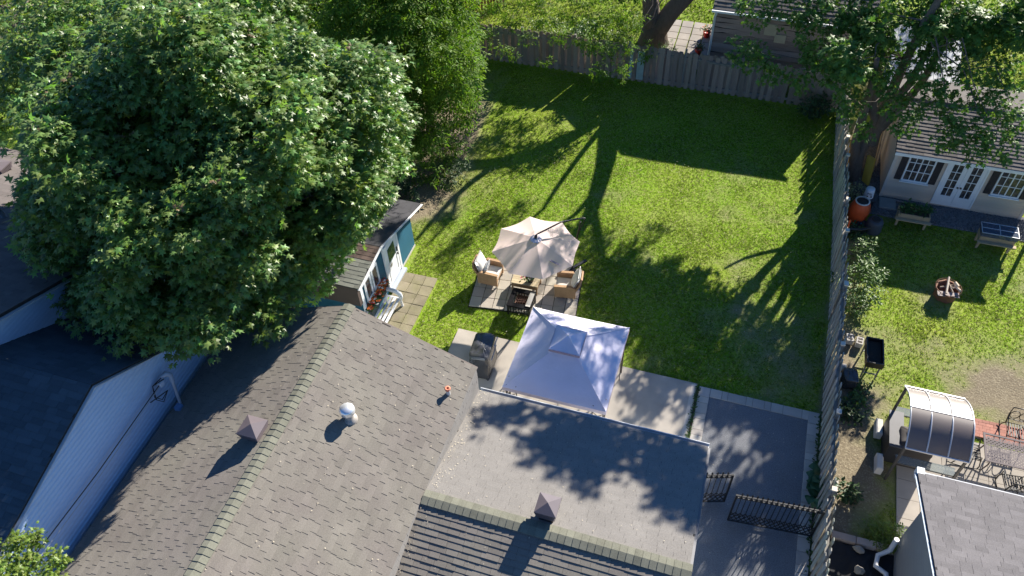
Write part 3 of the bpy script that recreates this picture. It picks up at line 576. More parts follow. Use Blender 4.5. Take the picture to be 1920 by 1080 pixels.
# -- weathered barn behind the back fence
wsx0, wsx1, WY, WZ = -1.72, 4.35, 31.5, 3.25
ws = thing('plank_barn', 'weathered plank shed behind the fence with white gutter and downspout', 'shed', (1.3, 33, 0))
b = MB(); b.prism([(wsx0, WY+.02, 0), (wsx1, WY+.02, 0), (wsx1, WY+.02, WZ-.05), (wsx0, WY+.02, WZ-.05)], (0, 4, 0)); b.build('wall', mat('barn_dark', (.03, .025, .022), .95), ws)  # near-black, so plank gaps get their shadow lines from its colour
for k in range(14):
    b = MB(); h0 = .05+k*.232; rr2 = random.Random(k); n = 30; top = []; bot = []
    ph = rr2.random()*9
    for i in range(n+1):
        xx = wsx0+(wsx1-wsx0)*i/n; bot.append((xx, h0+.02*math.sin(xx*2.3+ph)+.014*math.sin(xx*5.1+2*ph)+rr2.uniform(-.014, .014))); top.append((xx, h0+.196+.016*math.sin(xx*3.1+ph*2)))
    vs = []; fs = []
    for i in range(n+1): vs += [(bot[i][0], WY-.07, bot[i][1]), (top[i][0], WY-.015, top[i][1]), (bot[i][0], WY+.01, bot[i][1])]
    for i in range(n): a = 3*i; fs += [(a, a+3, a+4, a+1), (a+2, a+5, a+3, a)]
    b.add(vs, fs); b.build('plank', PLANKW, ws)
vw = V((0, 2.4, .95)); Lw = vw.length; vw.normalize()
r7 = roof_plane(ws, 'roof', (wsx0-.15, WY-.25, WZ), (1, 0, 0), vw, wsx1-wsx0+.3, Lw, DECK, .08); shingles(r7, V((wsx0-.15, WY-.25, WZ)), V((1, 0, 0)), vw, wsx1-wsx0+.3, Lw, SHS, .2, .32, .03, 120)
roof_plane(ws, 'roof', (wsx1+.15, WY+4.5, WZ), (-1, 0, 0), V((0, -2.35, .95)).normalized(), wsx1-wsx0+.3, V((0, -2.35, .95)).length, SHS, .08)
b = MB(); b.box(wsx0-.17, wsx1+.17, WY-.36, WY-.26, WZ-.09, WZ+.0); b.build('gutter', FLASH, ws)
b = MB(); b.tube([(wsx0+.02, WY-.3, WZ-.08), (wsx0+.02, WY-.3, WZ-.2), (wsx0-.02, WY-.06, WZ-.42), (wsx0-.02, WY-.06, .1)], .05, 8); b.build('downspout', FLASH, ws)
for x0, x1, z0, z1 in ((.33, .82, 2.32, 2.83), (.79, 1.24, 2.05, 2.42)):
    b = MB(); b.box(x0, x1, WY-.11-(.02 if x0 > .5 else 0), WY-.08, z0, z1); b.build('patch_panel', mat('pale_panel', (.4, .34, .24), .8, .1, 5), ws)
# -- white sided outbuilding glimpsed behind the taupe shed
wb = thing('white_outbuilding', 'white ribbed metal roof glimpsed through leaves behind the taupe shed', 'shed', (7, 31, 0))
b = MB(); b.prism([(5.7, 30.6, 0), (8.0, 30.6, 0), (8.0, 30.6, 1.35), (5.7, 30.6, 1.35)], (0, 3, 0)); b.build('wall', SIDW, wb)
b = MB(); 
for k in range(16): b.prism([(5.5+k*.165, 30.3, 1.4), (5.5+k*.165+.15, 30.3, 1.4), (5.5+k*.165+.15, 33.8, 2.2), (5.5+k*.165, 33.8, 2.2)], (0, 0, -.04+(.012 if k % 2 else 0)))
b.build('roof', mat('white_metal_roof', (.42, .44, .46), .6), wb)
# -- blue gambrel-topped playhouse shed
bs = thing('blue_shed', 'small blue garden shed with white trim, white door and flower box', 'shed', (-11.4, 16.2, 0))
BLUE = mat('blue_paint', (.02, .105, .165), .7, .14, 3, fine=.08); BX = -10.17
def bz(y_): return 2.17+(y_-13.97)*.117 if y_ < 15.68 else 2.37-(y_-15.68)*.306
b = MB(); b.prism([(BX, 14.15, -.05), (BX, 18.13, -.05), (BX, 18.13, bz(18.13)-.06), (BX, 15.68, 2.3), (BX, 14.15, 2.1)], (-2.5, 0, 0)); b.build('wall', BLUE, bs)
b = MB(); b.box(BX-2.6, BX+.03, 13.98, 14.13, 1.3, 2.12); b.build('shingled_skirt', mat('brown_shingle', (.085, .06, .05), .92, .2, 3, rnd=.1), bs)
shk = mat('brown_shingle_tab', (.1, .07, .058), .92, .2, 3, rnd=.22)
RT = .11
u_ = V((-1, 0, 0)); vA = V((0, 15.68-13.97, 2.37-2.17)).normalized(); vD = V((0, 15.68-18.88, 2.37-1.39)); LD = vD.length; vD.normalize(); LA = V((0, 1.71, .2)).length
ra = roof_plane(bs, 'roof', (BX-2.75, 13.97, 2.17), (1, 0, 0), vA, 2.75+RT, LA, DECK, .06); rd = roof_plane(bs, 'roof', (BX+RT, 18.88, 1.39), (-1, 0, 0), vD, 2.75+RT, LD, DECK, .06)
GRS = mat('grey_green_shingle', (.145, .15, .13), .92, .2, 3, rnd=.2, fine=.2)
shingles(ra, V((BX-2.75, 13.97, 2.17)), V((1, 0, 0)), vA, 2.75+RT, LA*.66, GRS, .16, .3, .012, 150)
shingles(ra, V((BX-2.75, 13.97, 2.17))+vA*(LA*.66-.03), V((1, 0, 0)), vA, 2.75+RT, LA*.34, shk, .16, .3, .012, 60, name='brown_shingle')
shingles(rd, V((BX+RT, 18.88, 1.39)), V((-1, 0, 0)), vD, 2.75+RT, LD, mat('black_shingle', (.05, .05, .056), .9, .2, 3, rnd=.2, fine=.2), .16, .3, .012, 150, name='black_shingle')
b = MB(); xs = BX+RT+.012
b.beam((xs, 13.95, 2.13), (xs, 15.68, 2.33), .025, .1, up=(1, 0, 0)); b.beam((xs, 15.68, 2.33), (xs, 18.9, 1.345), .025, .1, up=(1, 0, 0)); b.build('rake_trim', WHITE, bs)
b = MB(); b.box(BX+.002, BX+.04, 14.13, 14.27, 0, 2.08); b.build('corner_board', WHITE, bs)
# windows, door
for y0, y1 in ((14.42, 14.86), (14.94, 15.38)):
    b = MB(); z0, z1 = 1.0, 1.95
    for (a, c_, e, f) in ((y0, y1, z0, z0+.07), (y0, y1, z1-.07, z1), (y0, y0+.07, z0+.07, z1-.07), (y1-.07, y1, z0+.07, z1-.07)): b.box(BX+.004, BX+.045, a, c_, e, f)
    wf = b.build('window', WHITE, bs); b = MB(); b.box(BX+.006, BX+.02, y0+.07, y1-.07, z0+.07, z1-.07); b.build('pane', PANE, wf)
b = MB(); D0, D1 = 15.95, 16.85
b.box(BX+.004, BX+.05, D0-.1, D0, .12, 2.2); b.box(BX+.004, BX+.05, D1, D1+.1, .12, 1.94); b.build('door_frame', WHITE, bs)
b = MB(); b.box(BX+.006, BX+.04, D0+.003, D1-.003, .16, 1.95)
for (a, c_, e, f) in ((D0+.1, D1-.1, .28, .36), (D0+.1, D1-.1, .9, .98), (D0+.1, D0+.16, .36, .9), (D1-.16, D1-.1, .36, .9)): b.box(BX+.04, BX+.052, a, c_, e, f)
dd = b.build('door', WHITE, bs)
b = MB(); b.box(BX+.04, BX+.048, D0+.2, D1-.2, 1.1, 1.7); b.build('pane', mat('door_glass', (.03, .07, .05), .1, .4, 6), dd)
b = MB(); b.lathe([(.035, 0), (.035, .05), (.02, .07)], (0, 0, 0), 8, Matrix.Translation((BX+.04, D1-.1, 1.0))@Matrix.Rotation(math.pi/2, 4, 'Y')); b.beam((BX+.06, D1-.1, 1.1), (BX+.06, D1-.1, 1.3), .03); b.build('handle', BLACKM, dd)
b = MB(); b.box(BX+.004, BX+.2, D0-.08, D1+.1, -.02, .1); b.build('door_step', mat('step_grey', (.36, .4, .46), .8, .1, 5), bs)
b = MB(); b.box(BX+.002, BX+.03, 16.97, 18.13, .0, .07); b.build('sill_board', mat('sill', (.4, .38, .33), .8), bs)
wr = MB(); 
for k in range(9):
    a0 = k*2*math.pi/9; wr.add([(0, 0, 0), (.05*math.cos(a0-.3), .05*math.sin(a0-.3), .02), (.15*math.cos(a0), .15*math.sin(a0), .0), (.05*math.cos(a0+.3), .05*math.sin(a0+.3), .02)], [(0, 1, 2, 3)])
WM = Matrix.Translation((BX+.075, D0+.22, 1.0))@Matrix.Rotation(math.pi/2, 4, 'Y'); wr.v = [tuple(WM@V(p)) for p in wr.v]
wr = wr.build('door_wreath', mat('straw', (.42, .32, .2), .9)); tag(wr, 'straw star wreath hanging on the white shed door', 'wreath')
# ------------------------------------------------------------------ fences
def picket_mesh(name, m):
    k = MB(); k.add([(-.5, -.5, 0), (.5, -.5, 0), (.5, .5, 0), (-.5, .5, 0), (-.5, -.5, .97), (.5, -.5, .97), (.5, .5, .97), (-.5, .5, .97), (-.28, -.5, 1), (.28, -.5, 1), (.28, .5, 1), (-.28, .5, 1)],
        [(8, 9, 10, 11), (0, 1, 5, 4), (1, 2, 6, 5), (2, 3, 7, 6), (3, 0, 4, 7), (4, 5, 9, 8), (5, 6, 10, 9), (6, 7, 11, 10), (7, 4, 8, 11)]); return k.mesh(name, m)
def fence(name, label, pts, h, m, pitch=.2, wd=.13, gap=.05, side=1, pv=.03, seed=1, cap=None, z0=.04, hw=.0, skip=0.0):
    f = thing(name, label, 'fence', pts[0]); r = random.Random(seed); me = picket_mesh('picket', m); cnt = 0
    segs = []; 
    for i in range(len(pts)-1): segs.append((V(pts[i]), V(pts[i+1])))
    tot = 0
    for a, b_ in segs:
        d = b_-a; L = d.length; d.normalize(); n = V((-d.y, d.x, 0))*side; ang = math.atan2(d.y, d.x)
        s0 = 0.0; k = 0
        items = []
        while s0 < L:
            for q in (0, 1):
                if s0+q*pitch/2 > L or (q and r.random() < skip): continue
                p = a+d*(s0+q*pitch/2)+n*((gap if q else -gap)+r.gauss(0, .004)); hh = h*(1+r.gauss(0, pv*.5))+hw*math.sin(s0*.9)
                M = Matrix.Translation((p.x, p.y, z0+r.gauss(0, .012)))@Matrix.Rotation(ang, 4, 'Z')@Matrix.Rotation(r.gauss(0, .012), 4, 'Y')@Matrix.Rotation(r.gauss(0, .012), 4, 'X')@Matrix.Diagonal((wd*(1+r.gauss(0, .09)), .02, hh, 1)); items.append(M)
            s0 += pitch
        pieces(items, 'picket', me, m, f, 320)
        for zz in (z0+.22, z0+h*.84):
            bb = MB(); bb.beam((a.x, a.y, zz), (b_.x, b_.y, zz), 2*gap-.022, .085); bb.build('rail', RAILW, f)
        for j in range(int(L/2.4)+1):
            p = a+d*min(L, j*2.4)+n*.02; bb = MB(); bb.cb((p.x, p.y, (h+.06)/2), (.09, .09, h+.06), rz=ang); po = bb.build('post', RAILW, f)
            if cap:
                bb = MB(); bb.cb((p.x, p.y, h+.085), (.13, .13, .045), rz=ang); bb.build('post_cap', cap, po)
    return f
CAPM = mat('post_cap_wood', (.62, .55, .45), .8, .1, 4)
fence('back_fence', 'long weathered grey picket fence closing the back of the shaded lawn', [(-14.6, 30.3, 0), (3.95, 30.3, 0)], 1.76, WOODG, .29, .182, .042, seed=4, skip=.02, z0=-.05)
fence('side_fence', 'green-grey shadowbox picket fence between the lawn and the right-hand yard', [(4.22, 6.6, 0), (4.24, 18.6, 0)], 1.7, WOODB, .28, .15, .06, side=-1, seed=9, cap=CAPM, pv=.02, z0=-.03)
fence('side_fence', 'far half of the green-grey side fence running back to the leaning tree', [(4.24, 18.72, 0), (4.15, 22.7, 0), (4.02, 26.2, 0), (3.95, 30.2, 0)], 1.64, WOODB, .28, .15, .06, side=-1, seed=19, cap=CAPM, pv=.02, z0=-.03)
rf = thing('red_fence', 'bit of red-brown picket fence beyond the back fence at the top edge', 'fence', (-13.2, 33.6, 0)); me_ = picket_mesh('picket', mat('red_stain', (.3, .1, .06), .8, .2, 5, rnd=.2))
pieces([Matrix.Translation((-14.2+.13*k, 33.6+.09*k, 0))@Matrix.Rotation(.6, 4, 'Z')@Matrix.Diagonal((.1, .02, 1.5, 1)) for k in range(16)], 'picket', me_, me_.materials[0], rf)
# painted boards leaning in the back fence
for k, (x0, x1, c_) in enumerate(((-4.93, -4.80, (.32, .42, .43)), (-4.60, -4.30, (.30, .40, .41)))):
    b = MB(); b.box(x0, x1, 30.2, 30.222, .12, 1.5); o = b.build('painted_board', mat('teal_wash', c_, .8, .2, 6)); tag(o, 'narrow pale teal board fixed on the back fence' if k == 0 else 'wider pale teal board fixed on the back fence', 'board')
b = MB(); b.beam((-1.6, 30.205, 1.42), (.1, 30.205, 1.40), .03, .09); tag(b.build('fence_batten', RAILW), 'pale horizontal batten nailed across the top of the back fence', 'batten')

# ------------------------------------------------------------------ wrought iron gates
def gate(name, label, a, b_, z0, z1, n, seed=0, rise=0.0):
    a, b_ = V((*a, 0)), V((*b_, 0)); g_ = thing(name, label, 'gate', a); d = b_-a; L = d.length; d.normalize(); up = V((0, 0, 1))
    pt = lambda s, z: a+d*s+up*z
    q = MB()
    for s in (0, L): q.beam(pt(s, z0), pt(s, z1+.02), .045, .045, up=d)
    for z in (z0, z1, z1-.11): q.beam(pt(0, z), pt(L, z), .035, .035)
    q.build('frame', BLACKM, g_)
    zl = z0+.44
    for k in range(1, n):
        s = L*k/n; q = MB(); q.beam(pt(s, z0+.3), pt(s, z1+.06), .018, .018, up=d); q.build('picket', BLACKM, g_)
        q = MB(); c_ = pt(s, z1+.05); q.lathe([(.012, 0), (.03, .025), (.032, .04), (.001, .12)], c_, 6); q.build('spear_finial', BLACKM, g_)
    q = MB(); m_ = n*1.0; st = L/n
    ring = lambda c_, rx, rz: [c_+d*(rx*math.cos(t*math.pi/5))+up*(rz*math.sin(t*math.pi/5)) for t in range(11)]
    for row in range(4):
        for k in range(n+1):
            s = (k+(.5 if row % 2 else 0))*st
            if s > L: continue
            z = z0+.03+row*.115
            for sg in (1, -1):
                e = s+sg*st/2
                if -.01 <= e <= L+.01: q.tube([pt(s, z), pt(s+sg*st*.18, z+.05), pt(e, z+.115)], .014, 5, False)
    q.build('lattice', BLACKM, g_)
    q = MB()
    for k in range(n): q.tube(ring(pt(st*(k+.5), z1-.055), st*.42, .045), .01, 4, False)
    q.build('ring_row', BLACKM, g_)
    return g_
gate('iron_gate', 'wide black iron driveway gate with spear tops, hinged at the side fence', (1.96, 10.68), (4.1, 10.85), .12, 1.52, 17)
gate('iron_gate', 'narrow black iron gate leaf beside the garage corner, standing ajar', (.75, 10.87), (1.79, 11.19), .12, 1.58, 8)

# ------------------------------------------------------------------ gazebo
GC = V((-3.2, 13.24, 0)); GHX, GHY = 1.46, 1.5
FAB = mat('gazebo_fabric', (.66, .63, .74), .75, .1, 1.6, spec=.25, fine=.06, bump=.5, bscale=7)
gz = thing('gazebo', 'square gazebo with lilac-grey two-tier fabric canopy on the concrete patio', 'gazebo', GC)
def canopy_faces(b, c, hx, hy, z0, hx1, hy1, z1, sag, n=8):
    cor0 = [(-hx, -hy), (hx, -hy), (hx, hy), (-hx, hy)]; cor1 = [(-hx1, -hy1), (hx1, -hy1), (hx1, hy1), (-hx1, hy1)]
    for i in range(4):
        j = (i+1) % 4; vs = []; fs = []
        for r_ in range(n+1):
            t = r_/n
            for s_ in range(n+1):
                u = s_/n; x0 = cor0[i][0]*(1-u)+cor0[j][0]*u; y0 = cor0[i][1]*(1-u)+cor0[j][1]*u; x1 = cor1[i][0]*(1-u)+cor1[j][0]*u; y1 = cor1[i][1]*(1-u)+cor1[j][1]*u
                dz = -sag*math.sin(math.pi*t)*(.35+math.sin(math.pi*u)*.65)-.02*math.sin(math.pi*u)*(1-t)+.006*math.sin(u*23+t*9+i)*math.sin(math.pi*t)
                vs.append((c.x+x0*(1-t)+x1*t, c.y+y0*(1-t)+y1*t, z0+(z1-z0)*t+dz))
        for r_ in range(n):
            for s_ in range(n): a = r_*(n+1)+s_; fs.append((a, a+1, a+n+2, a+n+1))
        b.add(vs, fs, True)
b = MB(); canopy_faces(b, GC, GHX, GHY, 2.2, .3, .3, 2.82, .05); cn = b.build('canopy', FAB, gz)
b = MB()
for (x0, y0, x1, y1) in ((-GHX, -GHY, GHX, -GHY), (GHX, -GHY, GHX, GHY), (GHX, GHY, -GHX, GHY), (-GHX, GHY, -GHX, -GHY)):
    n = 10; vs = []
    for k in range(n+1):
        t = k/n; x, y = GC.x+x0+(x1-x0)*t, GC.y+y0+(y1-y0)*t; vs += [(x, y, 2.2-.02*math.sin(math.pi*t)), (x*1.0+(x-GC.x)*.006, y+(y-GC.y)*.006, 2.07-.01*math.sin(math.pi*t))]
    b.add(vs, [(2*k, 2*k+2, 2*k+3, 2*k+1) for k in range(n)])
b.build('valance', mat('gazebo_valance', (.48, .38, .4), .8, .06, 4), cn)
b = MB()
for i in range(4):
    cx, cy = [(-1, -1), (1, -1), (1, 1), (-1, 1)][i]; b.tube([(GC.x+cx*(GHX+(.3-GHX)*t), GC.y+cy*(GHY+(.3-GHY)*t), 2.21+(2.83-2.21)*t-.05*math.sin(math.pi*t)*.35) for t in (0, .25, .5, .75, 1)], .012, 5)
b.build('seam', FAB, cn)
b = MB(); canopy_faces(b, V((GC.x-.0, GC.y+.0, 0)), .44, .44, 2.95, .01, .01, 3.17, .012, 5); 
vcn = b.build('vent_canopy', FAB, gz); b = MB()
for (x0, y0, x1, y1) in ((-.44, -.44, .44, -.44), (.44, -.44, .44, .44), (.44, .44, -.44, .44), (-.44, .44, -.44, -.44)): b.add([(GC.x+x0, GC.y+y0, 2.951), (GC.x+x1, GC.y+y1, 2.951), (GC.x+x1*1.005, GC.y+y1*1.005, 2.86), (GC.x+x0*1.005, GC.y+y0*1.005, 2.86)], [(0, 1, 2, 3)])
b.build('hem', mat('hem_mauve', (.3, .22, .25), .8), vcn)
IRON = mat('bronze_metal', (.05, .04, .035), .5, .1, 6, spec=.4)
for sx in (-1, 1):
    for sy in (-1, 1):
        px_, py_ = GC.x+sx*(GHX-.08), GC.y+sy*(GHY-.08); b = MB()
        b.beam((px_, py_, .05), (px_, py_, 2.18), .035); b.beam((px_-sx*.3, py_, .05), (px_-sx*.3, py_, 2.15), .022); b.beam((px_, py_-sy*.3, .05), (px_, py_-sy*.3, 2.15), .022)
        for k in range(6):
            z = .3+k*.33; b.beam((px_, py_, z), (px_-sx*.3, py_, z+.3), .014); b.beam((px_-sx*.3, py_, z), (px_, py_, z+.3), .014); b.beam((px_, py_, z), (px_, py_-sy*.3, z+.3), .014); b.beam((px_, py_-sy*.3, z), (px_, py_, z+.3), .014)
        b.build('post', IRON, gz)
b = MB()
for (x0, y0, x1, y1) in ((-1, -1, 1, -1), (1, -1, 1, 1), (1, 1, -1, 1), (-1, 1, -1, -1)): b.beam((GC.x+x0*(GHX-.08), GC.y+y0*(GHY-.08), 2.14), (GC.x+x1*(GHX-.08), GC.y+y1*(GHY-.08), 2.14), .03)
b.build('top_frame', IRON, gz)
# seats glimpsed beneath it
def sling_chair(name, label, c, rz):
    t = thing(name, label, 'chair', c, rz); b = MB()
    for sx in (-.28, .28):
        b.tube([(sx, .28, 0), (sx, .25, .42), (sx, -.2, .42), (sx, -.38, 1.0)], .016, 6); b.tube([(sx, -.3, 0), (sx, -.2, .42), (sx, .28, .62), (sx, .27, .42)], .016, 6)
    b.build('frame', BLACKM, t, True)
    b = MB(); b.prism([(-.27, .27, .43), (.27, .27, .43), (.27, -.2, .43), (-.27, -.2, .43)], (0, 0, .02)); b.build('seat', mat('sling_brown', (.13, .11, .095), .85), t, True)
    b = MB(); b.prism([(-.27, -.2, .44), (.27, -.2, .44), (.27, -.38, 1.0), (-.27, -.38, 1.0)], (0, .02, .01)); b.build('backrest', mat('sling_brown', (.13, .11, .095), .85), t, True)
    return t
sling_chair('patio_chair', 'dark sling chair under the near left side of the gazebo canopy', (-3.55, 12.3, .05), 0.1)
sling_chair('patio_chair', 'dark sling chair under the near right corner of the gazebo canopy', (-2.55, 12.15, .05), -.2)

# ------------------------------------------------------------------ covered grill
def cover_mesh(nm, sx, sy, sz, seed, amp=.03):
    r = np.random.default_rng(seed); n = 14; vs = []; fs = []; nz = 11
    ring = []
    for k in range(48):
        a = 2*math.pi*k/48; c_, s_ = math.cos(a), math.sin(a); e = .32
        ring.append((math.copysign(abs(c_)**e, c_)*sx/2, math.copysign(abs(s_)**e, s_)*sy/2))
    ph = r.uniform(0, 6.28, 12)
    prof = [(0, .93), (.12, 1.0), (.25, .96), (.4, .98), (.55, .93), (.68, .97), (.8, .95), (.9, .97), (.965, .95), (.995, .86), (1.0, .7), (1.012, .52), (1.018, .34), (1.02, .17)]; m = len(ring)
    for j, (t, f) in enumerate(prof):
        for k, (x, y) in enumerate(ring):
            a = 2*math.pi*k/48; lo = max(0, 1-t); fold = amp*((.7*math.sin(5*a+ph[0]+4*t)+.6*math.sin(11*a+ph[1]-5*t))*(lo*.8+.15)+.6*math.sin(3*a+7*t+ph[2])*(t < .96))+.006*r.normal()*(t < .97)
            g_ = f+fold*(t < .97); X, Y = x*g_, y*g_; top = (t >= .9); vs.append((X, Y, sz*t+top*(.03*math.sin(X*9+ph[3])*math.sin(Y*7+ph[4])+.015*math.sin(Y*17+X*5+ph[5])+.006*r.normal())+(not top)*.012*r.normal()*(t > 0)))
    nz = len(prof)-1
    for j in range(nz): fs += [(j*m+k, j*m+(k+1) % m, (j+1)*m+(k+1) % m, (j+1)*m+k) for k in range(m)]
    vs.append((0, 0, sz*1.02)); fs += [(nz*m+k, nz*m+(k+1) % m, len(vs)-1) for k in range(m)]
    b = MB(); b.add(vs, fs, True); return b
VINYL = mat('black_vinyl', (.05, .05, .054), .24, .2, 6, bump=.35, bscale=9, spec=.8)
bq = thing('covered_grill', 'barbecue under a wrinkled shiny black vinyl cover on the patio', 'barbecue', (-6.0, 13.72, .05), .08)
cover_mesh('cover', .66, 1.08, 1.08, 3, .055).build('cover', VINYL, bq, True)
b = MB(); b.box(.34, .37, -.3, .3, .78, .8); b.box(.34, .37, .1, .5, .93, .95); b.build('cover_strap', mat('grey_strap', (.4, .4, .42), .6), bq, True)
b = MB()
for sx in (-.25, .25):
    for sy in (-.42, .42): b.lathe([(.04, -.0), (.05, .03), (.04, .07)], (sx, sy, 0), 8)
b.build('wheel', BLACKM, bq, True)

# ------------------------------------------------------------------ umbrella lounge
UC = V((-5.27, 17.1, 0)); UFAB = mat('umbrella_fabric', (.7, .57, .55), .8, .05, 2, transl=.3, spec=.2)
um = thing('cantilever_umbrella', 'cream octagonal cantilever umbrella over the paved seating corner', 'umbrella', V((-4.4, 18.5, 0)))
VA = [math.atan2(y-UC.y, x-UC.x) for x, y in ((-6.63, 17.6), (-5.8, 18.33), (-4.71, 18.34), (-3.99, 17.68), (-3.91, 16.66), (-4.74, 15.89), (-5.88, 15.84), (-6.59, 16.61))]
a0 = VA[0]; R_ = 1.42; zr, zc = 2.28, 2.64
vs = []; fs = []; n = 6; m = 6
b = MB()
for k in range(8):
    A1, A2 = a0-k*math.pi/4, a0-(k+1)*math.pi/4; vs = []; fs = []
    for i in range(n+1):
        t = i/n
        for j in range(m+1):
            u = j/m; p1 = V((math.cos(A1), math.sin(A1), 0)); p2 = V((math.cos(A2), math.sin(A2), 0)); p = p1.lerp(p2, u)*R_*(.06+.94*t)
            z = zc+(zr-zc)*(t**1.15)-.045*math.sin(math.pi*u)*t; p *= 1-.03*math.sin(math.pi*u)*t; vs.append((UC.x+p.x, UC.y+p.y, z))
    for i in range(n):
        for j in range(m): q = i*(m+1)+j; fs.append((q, q+1, q+m+2, q+m+1))
    b.add(vs, fs, True)
cnp = b.build('canopy', UFAB, um)
b = MB()
for k in range(8):
    A1 = a0-k*math.pi/4; d_ = V((math.cos(A1), math.sin(A1), 0)); b.tube([(UC.x, UC.y, zc-.06), UC+d_*R_*.5+V((0, 0, zc-.06+(zr-zc)*.46)), UC+d_*R_*.98+V((0, 0, zr-.02))], .011, 5)
b.build('rib', BLACKM, um)
b = MB(); prev = None; vs = []; fs = []
for k in range(24):
    a = 2*math.pi*k/24; w_ = .02*(1 if k % 2 else -1)
    vs += [(UC.x+.05*math.cos(a), UC.y+.05*math.sin(a), zc+.05), (UC.x+.12*math.cos(a), UC.y+.12*math.sin(a), zc+.055+w_), (UC.x+.19*math.cos(a), UC.y+.19*math.sin(a), zc-.0+w_)]
for k in range(24): a = 3*k; c_ = 3*((k+1) % 24); fs += [(a, c_, c_+1, a+1), (a+1, c_+1, c_+2, a+2)]
b.add(vs, fs); b.build('vent_ruffle', mat('ruffle', (.58, .55, .58), .85), cnp)
MX = V((-4.4, 18.5, 0)); hub = UC+V((0, 0, zc+.06))
b = MB(); b.tube([MX+V((0, 0, .05)), MX+V((.1, -.03, 1.4)), MX+V((.24, -.05, 2.42))], .03, 8); mast = b.build('mast', BLACKM, um)
b = MB(); topm = MX+V((.24, -.05, 2.45)); far = topm+V((.12, .11, .06)); hu = hub+V((.02, .02, .12))
b.tube([far, topm+V((-.1, -.08, .14)), topm.lerp(hu, .45)+V((0, 0, .22)), hu, hub], [.028, .028, .028, .024, .03], 8); b.build('arm', BLACKM, um)
b = MB(); b.tube([MX+V((.14, -.03, 1.7)), far+V((0, 0, -.02))], .018, 6); b.build('brace', BLACKM, um)
b = MB(); b.lathe([(.05, 0), (.055, .06), (.04, .12)], (hub.x, hub.y, hub.z-.03), 10); b.build('hub', BLACKM, um)
for sg in (1, -1):
    b = MB(); a = PA+sg*math.pi/4; d_ = V((math.cos(a), math.sin(a), 0))*.62; b.beam(MX-d_+V((0, 0, .075+.02*(sg > 0))), MX+d_+V((0, 0, .075+.02*(sg > 0))), .1, .05); b.build('base_bar', BLACKM, um)
p = UC+V((math.cos(a0-4.4*math.pi/4), math.sin(a0-4.4*math.pi/4), 0))*R_*.72; b = MB(); zz = zc+(zr-zc)*(.72**1.15)-.02; b.beam(V((p.x-.17, p.y+.05, zz+.05)), V((p.x+.13, p.y-.03, zz+.03)), .06, .02); b.build('tie_strap', mat('strap_grey', (.28, .24, .26), .8), cnp)
WICK = mat('wicker', (.36, .225, .125), .7, .2, 9, bump=.6, bscale=55, fine=.2, fscale=60, spec=.3)
CUSH = mat('cushion_white', (.62, .6, .57), .85, .04, 5, spec=.2)
def pillow(b, c, sx, sy, sz, M=None, n=8):
    vs = []; fs = []
    for s_ in (1, -1):
        for i in range(n+1):
            for j in range(n+1):
                x, y = 2*i/n-1, 2*j/n-1; q = (1-abs(x)**3)*(1-abs(y)**3); vs.append((c[0]+x*sx/2*(1-.06*(1-abs(y))**2*0-.05*abs(y)**2*0), c[1]+y*sy/2, c[2]+s_*sz/2*(.12+.88*max(q, 0)**.45)))
    m = (n+1)**2
    for s_ in (0, 1):
        for i in range(n):
            for j in range(n): a = s_*m+i*(n+1)+j; f = (a, a+n+1, a+n+2, a+1); fs.append(f if s_ == 0 else f[::-1])
    e = [i*(n+1) for i in range(n+1)]+[n*(n+1)+j for j in range(1, n+1)]+[i*(n+1)+n for i in range(n-1, -1, -1)]+[j for j in range(n-1, 0, -1)]
    for k in range(len(e)): a, c_ = e[k], e[(k+1) % len(e)]; fs.append((a, c_, m+c_, m+a))
    b.add(vs, fs, True, M)
def armchair(name, label, c, rz):
    """sits facing +Y in its own frame"""
    t = thing(name, label, 'armchair', c, rz); 
    for sx in (-1, 1):
        b = MB(); b.prism([(sx*.36, .36, .1), (sx*.36, .36, .58), (sx*.36, .30, .6), (sx*.36, -.22, .62), (sx*.36, -.34, .58), (sx*.36, -.34, .1)], (-sx*.07, 0, 0)); b.build('side_panel', WICK, t, True)
        b = MB(); b.prism([(sx*.375, .38, .6), (sx*.375, -.2, .625), (sx*.28, -.2, .625), (sx*.28, .38, .6)], (0, 0, .03)); b.build('armrest', WICK, t, True)
        for yy in (-.28, .32):
            b = MB(); b.beam((sx*.325, yy, 0), (sx*.325, yy, .12), .05); b.build('leg', mat('chair_leg', (.5, .42, .33), .7), t, True)
    b = MB(); b.prism([(-.30, -.26, .3), (.30, -.26, .3), (.34, -.46, .78), (.2, -.5, .9), (-.2, -.5, .9), (-.34, -.46, .78)], (0, -.05, -.02)); b.build('backrest', WICK, t, True)
    b = MB(); b.box(-.29, .29, -.3, .34, .22, .3); b.build('seat_frame', WICK, t, True)
    b = MB(); pillow(b, (0, .04, .38), .58, .62, .17); b.build('seat_cushion', CUSH, t, True)
    M = Matrix.Translation((0, -.31, .71))@Matrix.Rotation(math.radians(110), 4, 'X'); b = MB(); pillow(b, (0, 0, 0), .6, .64, .21, M); b.build('back_cushion', CUSH, t, True)
    return t
chL = armchair('wicker_armchair', 'wicker armchair with white cushions and lettered pillow at the left of the umbrella', (-6.98, 17.28, .045), PA-math.pi/2-.12)
chR = armchair('wicker_armchair', 'wicker armchair with plain white cushions at the right beside the umbrella base', (-4.32, 17.42, .045), PA+math.pi/2+.02)
loc, rz = INFO[chL.name]; LM = Matrix.Translation(loc)@Matrix.Rotation(rz, 4, 'Z')@Matrix.Translation((.03, -.12, .6))@Matrix.Rotation(.12, 4, 'Z')@Matrix.Rotation(math.radians(62), 4, 'X')
b = MB(); pillow(b, (0, 0, 0), .46, .36, .13); pl = thing('lettered_pillow', 'pale grey scatter pillow with dark lettering on the left armchair', 'pillow', loc+V((0, 0, .5)), 0)
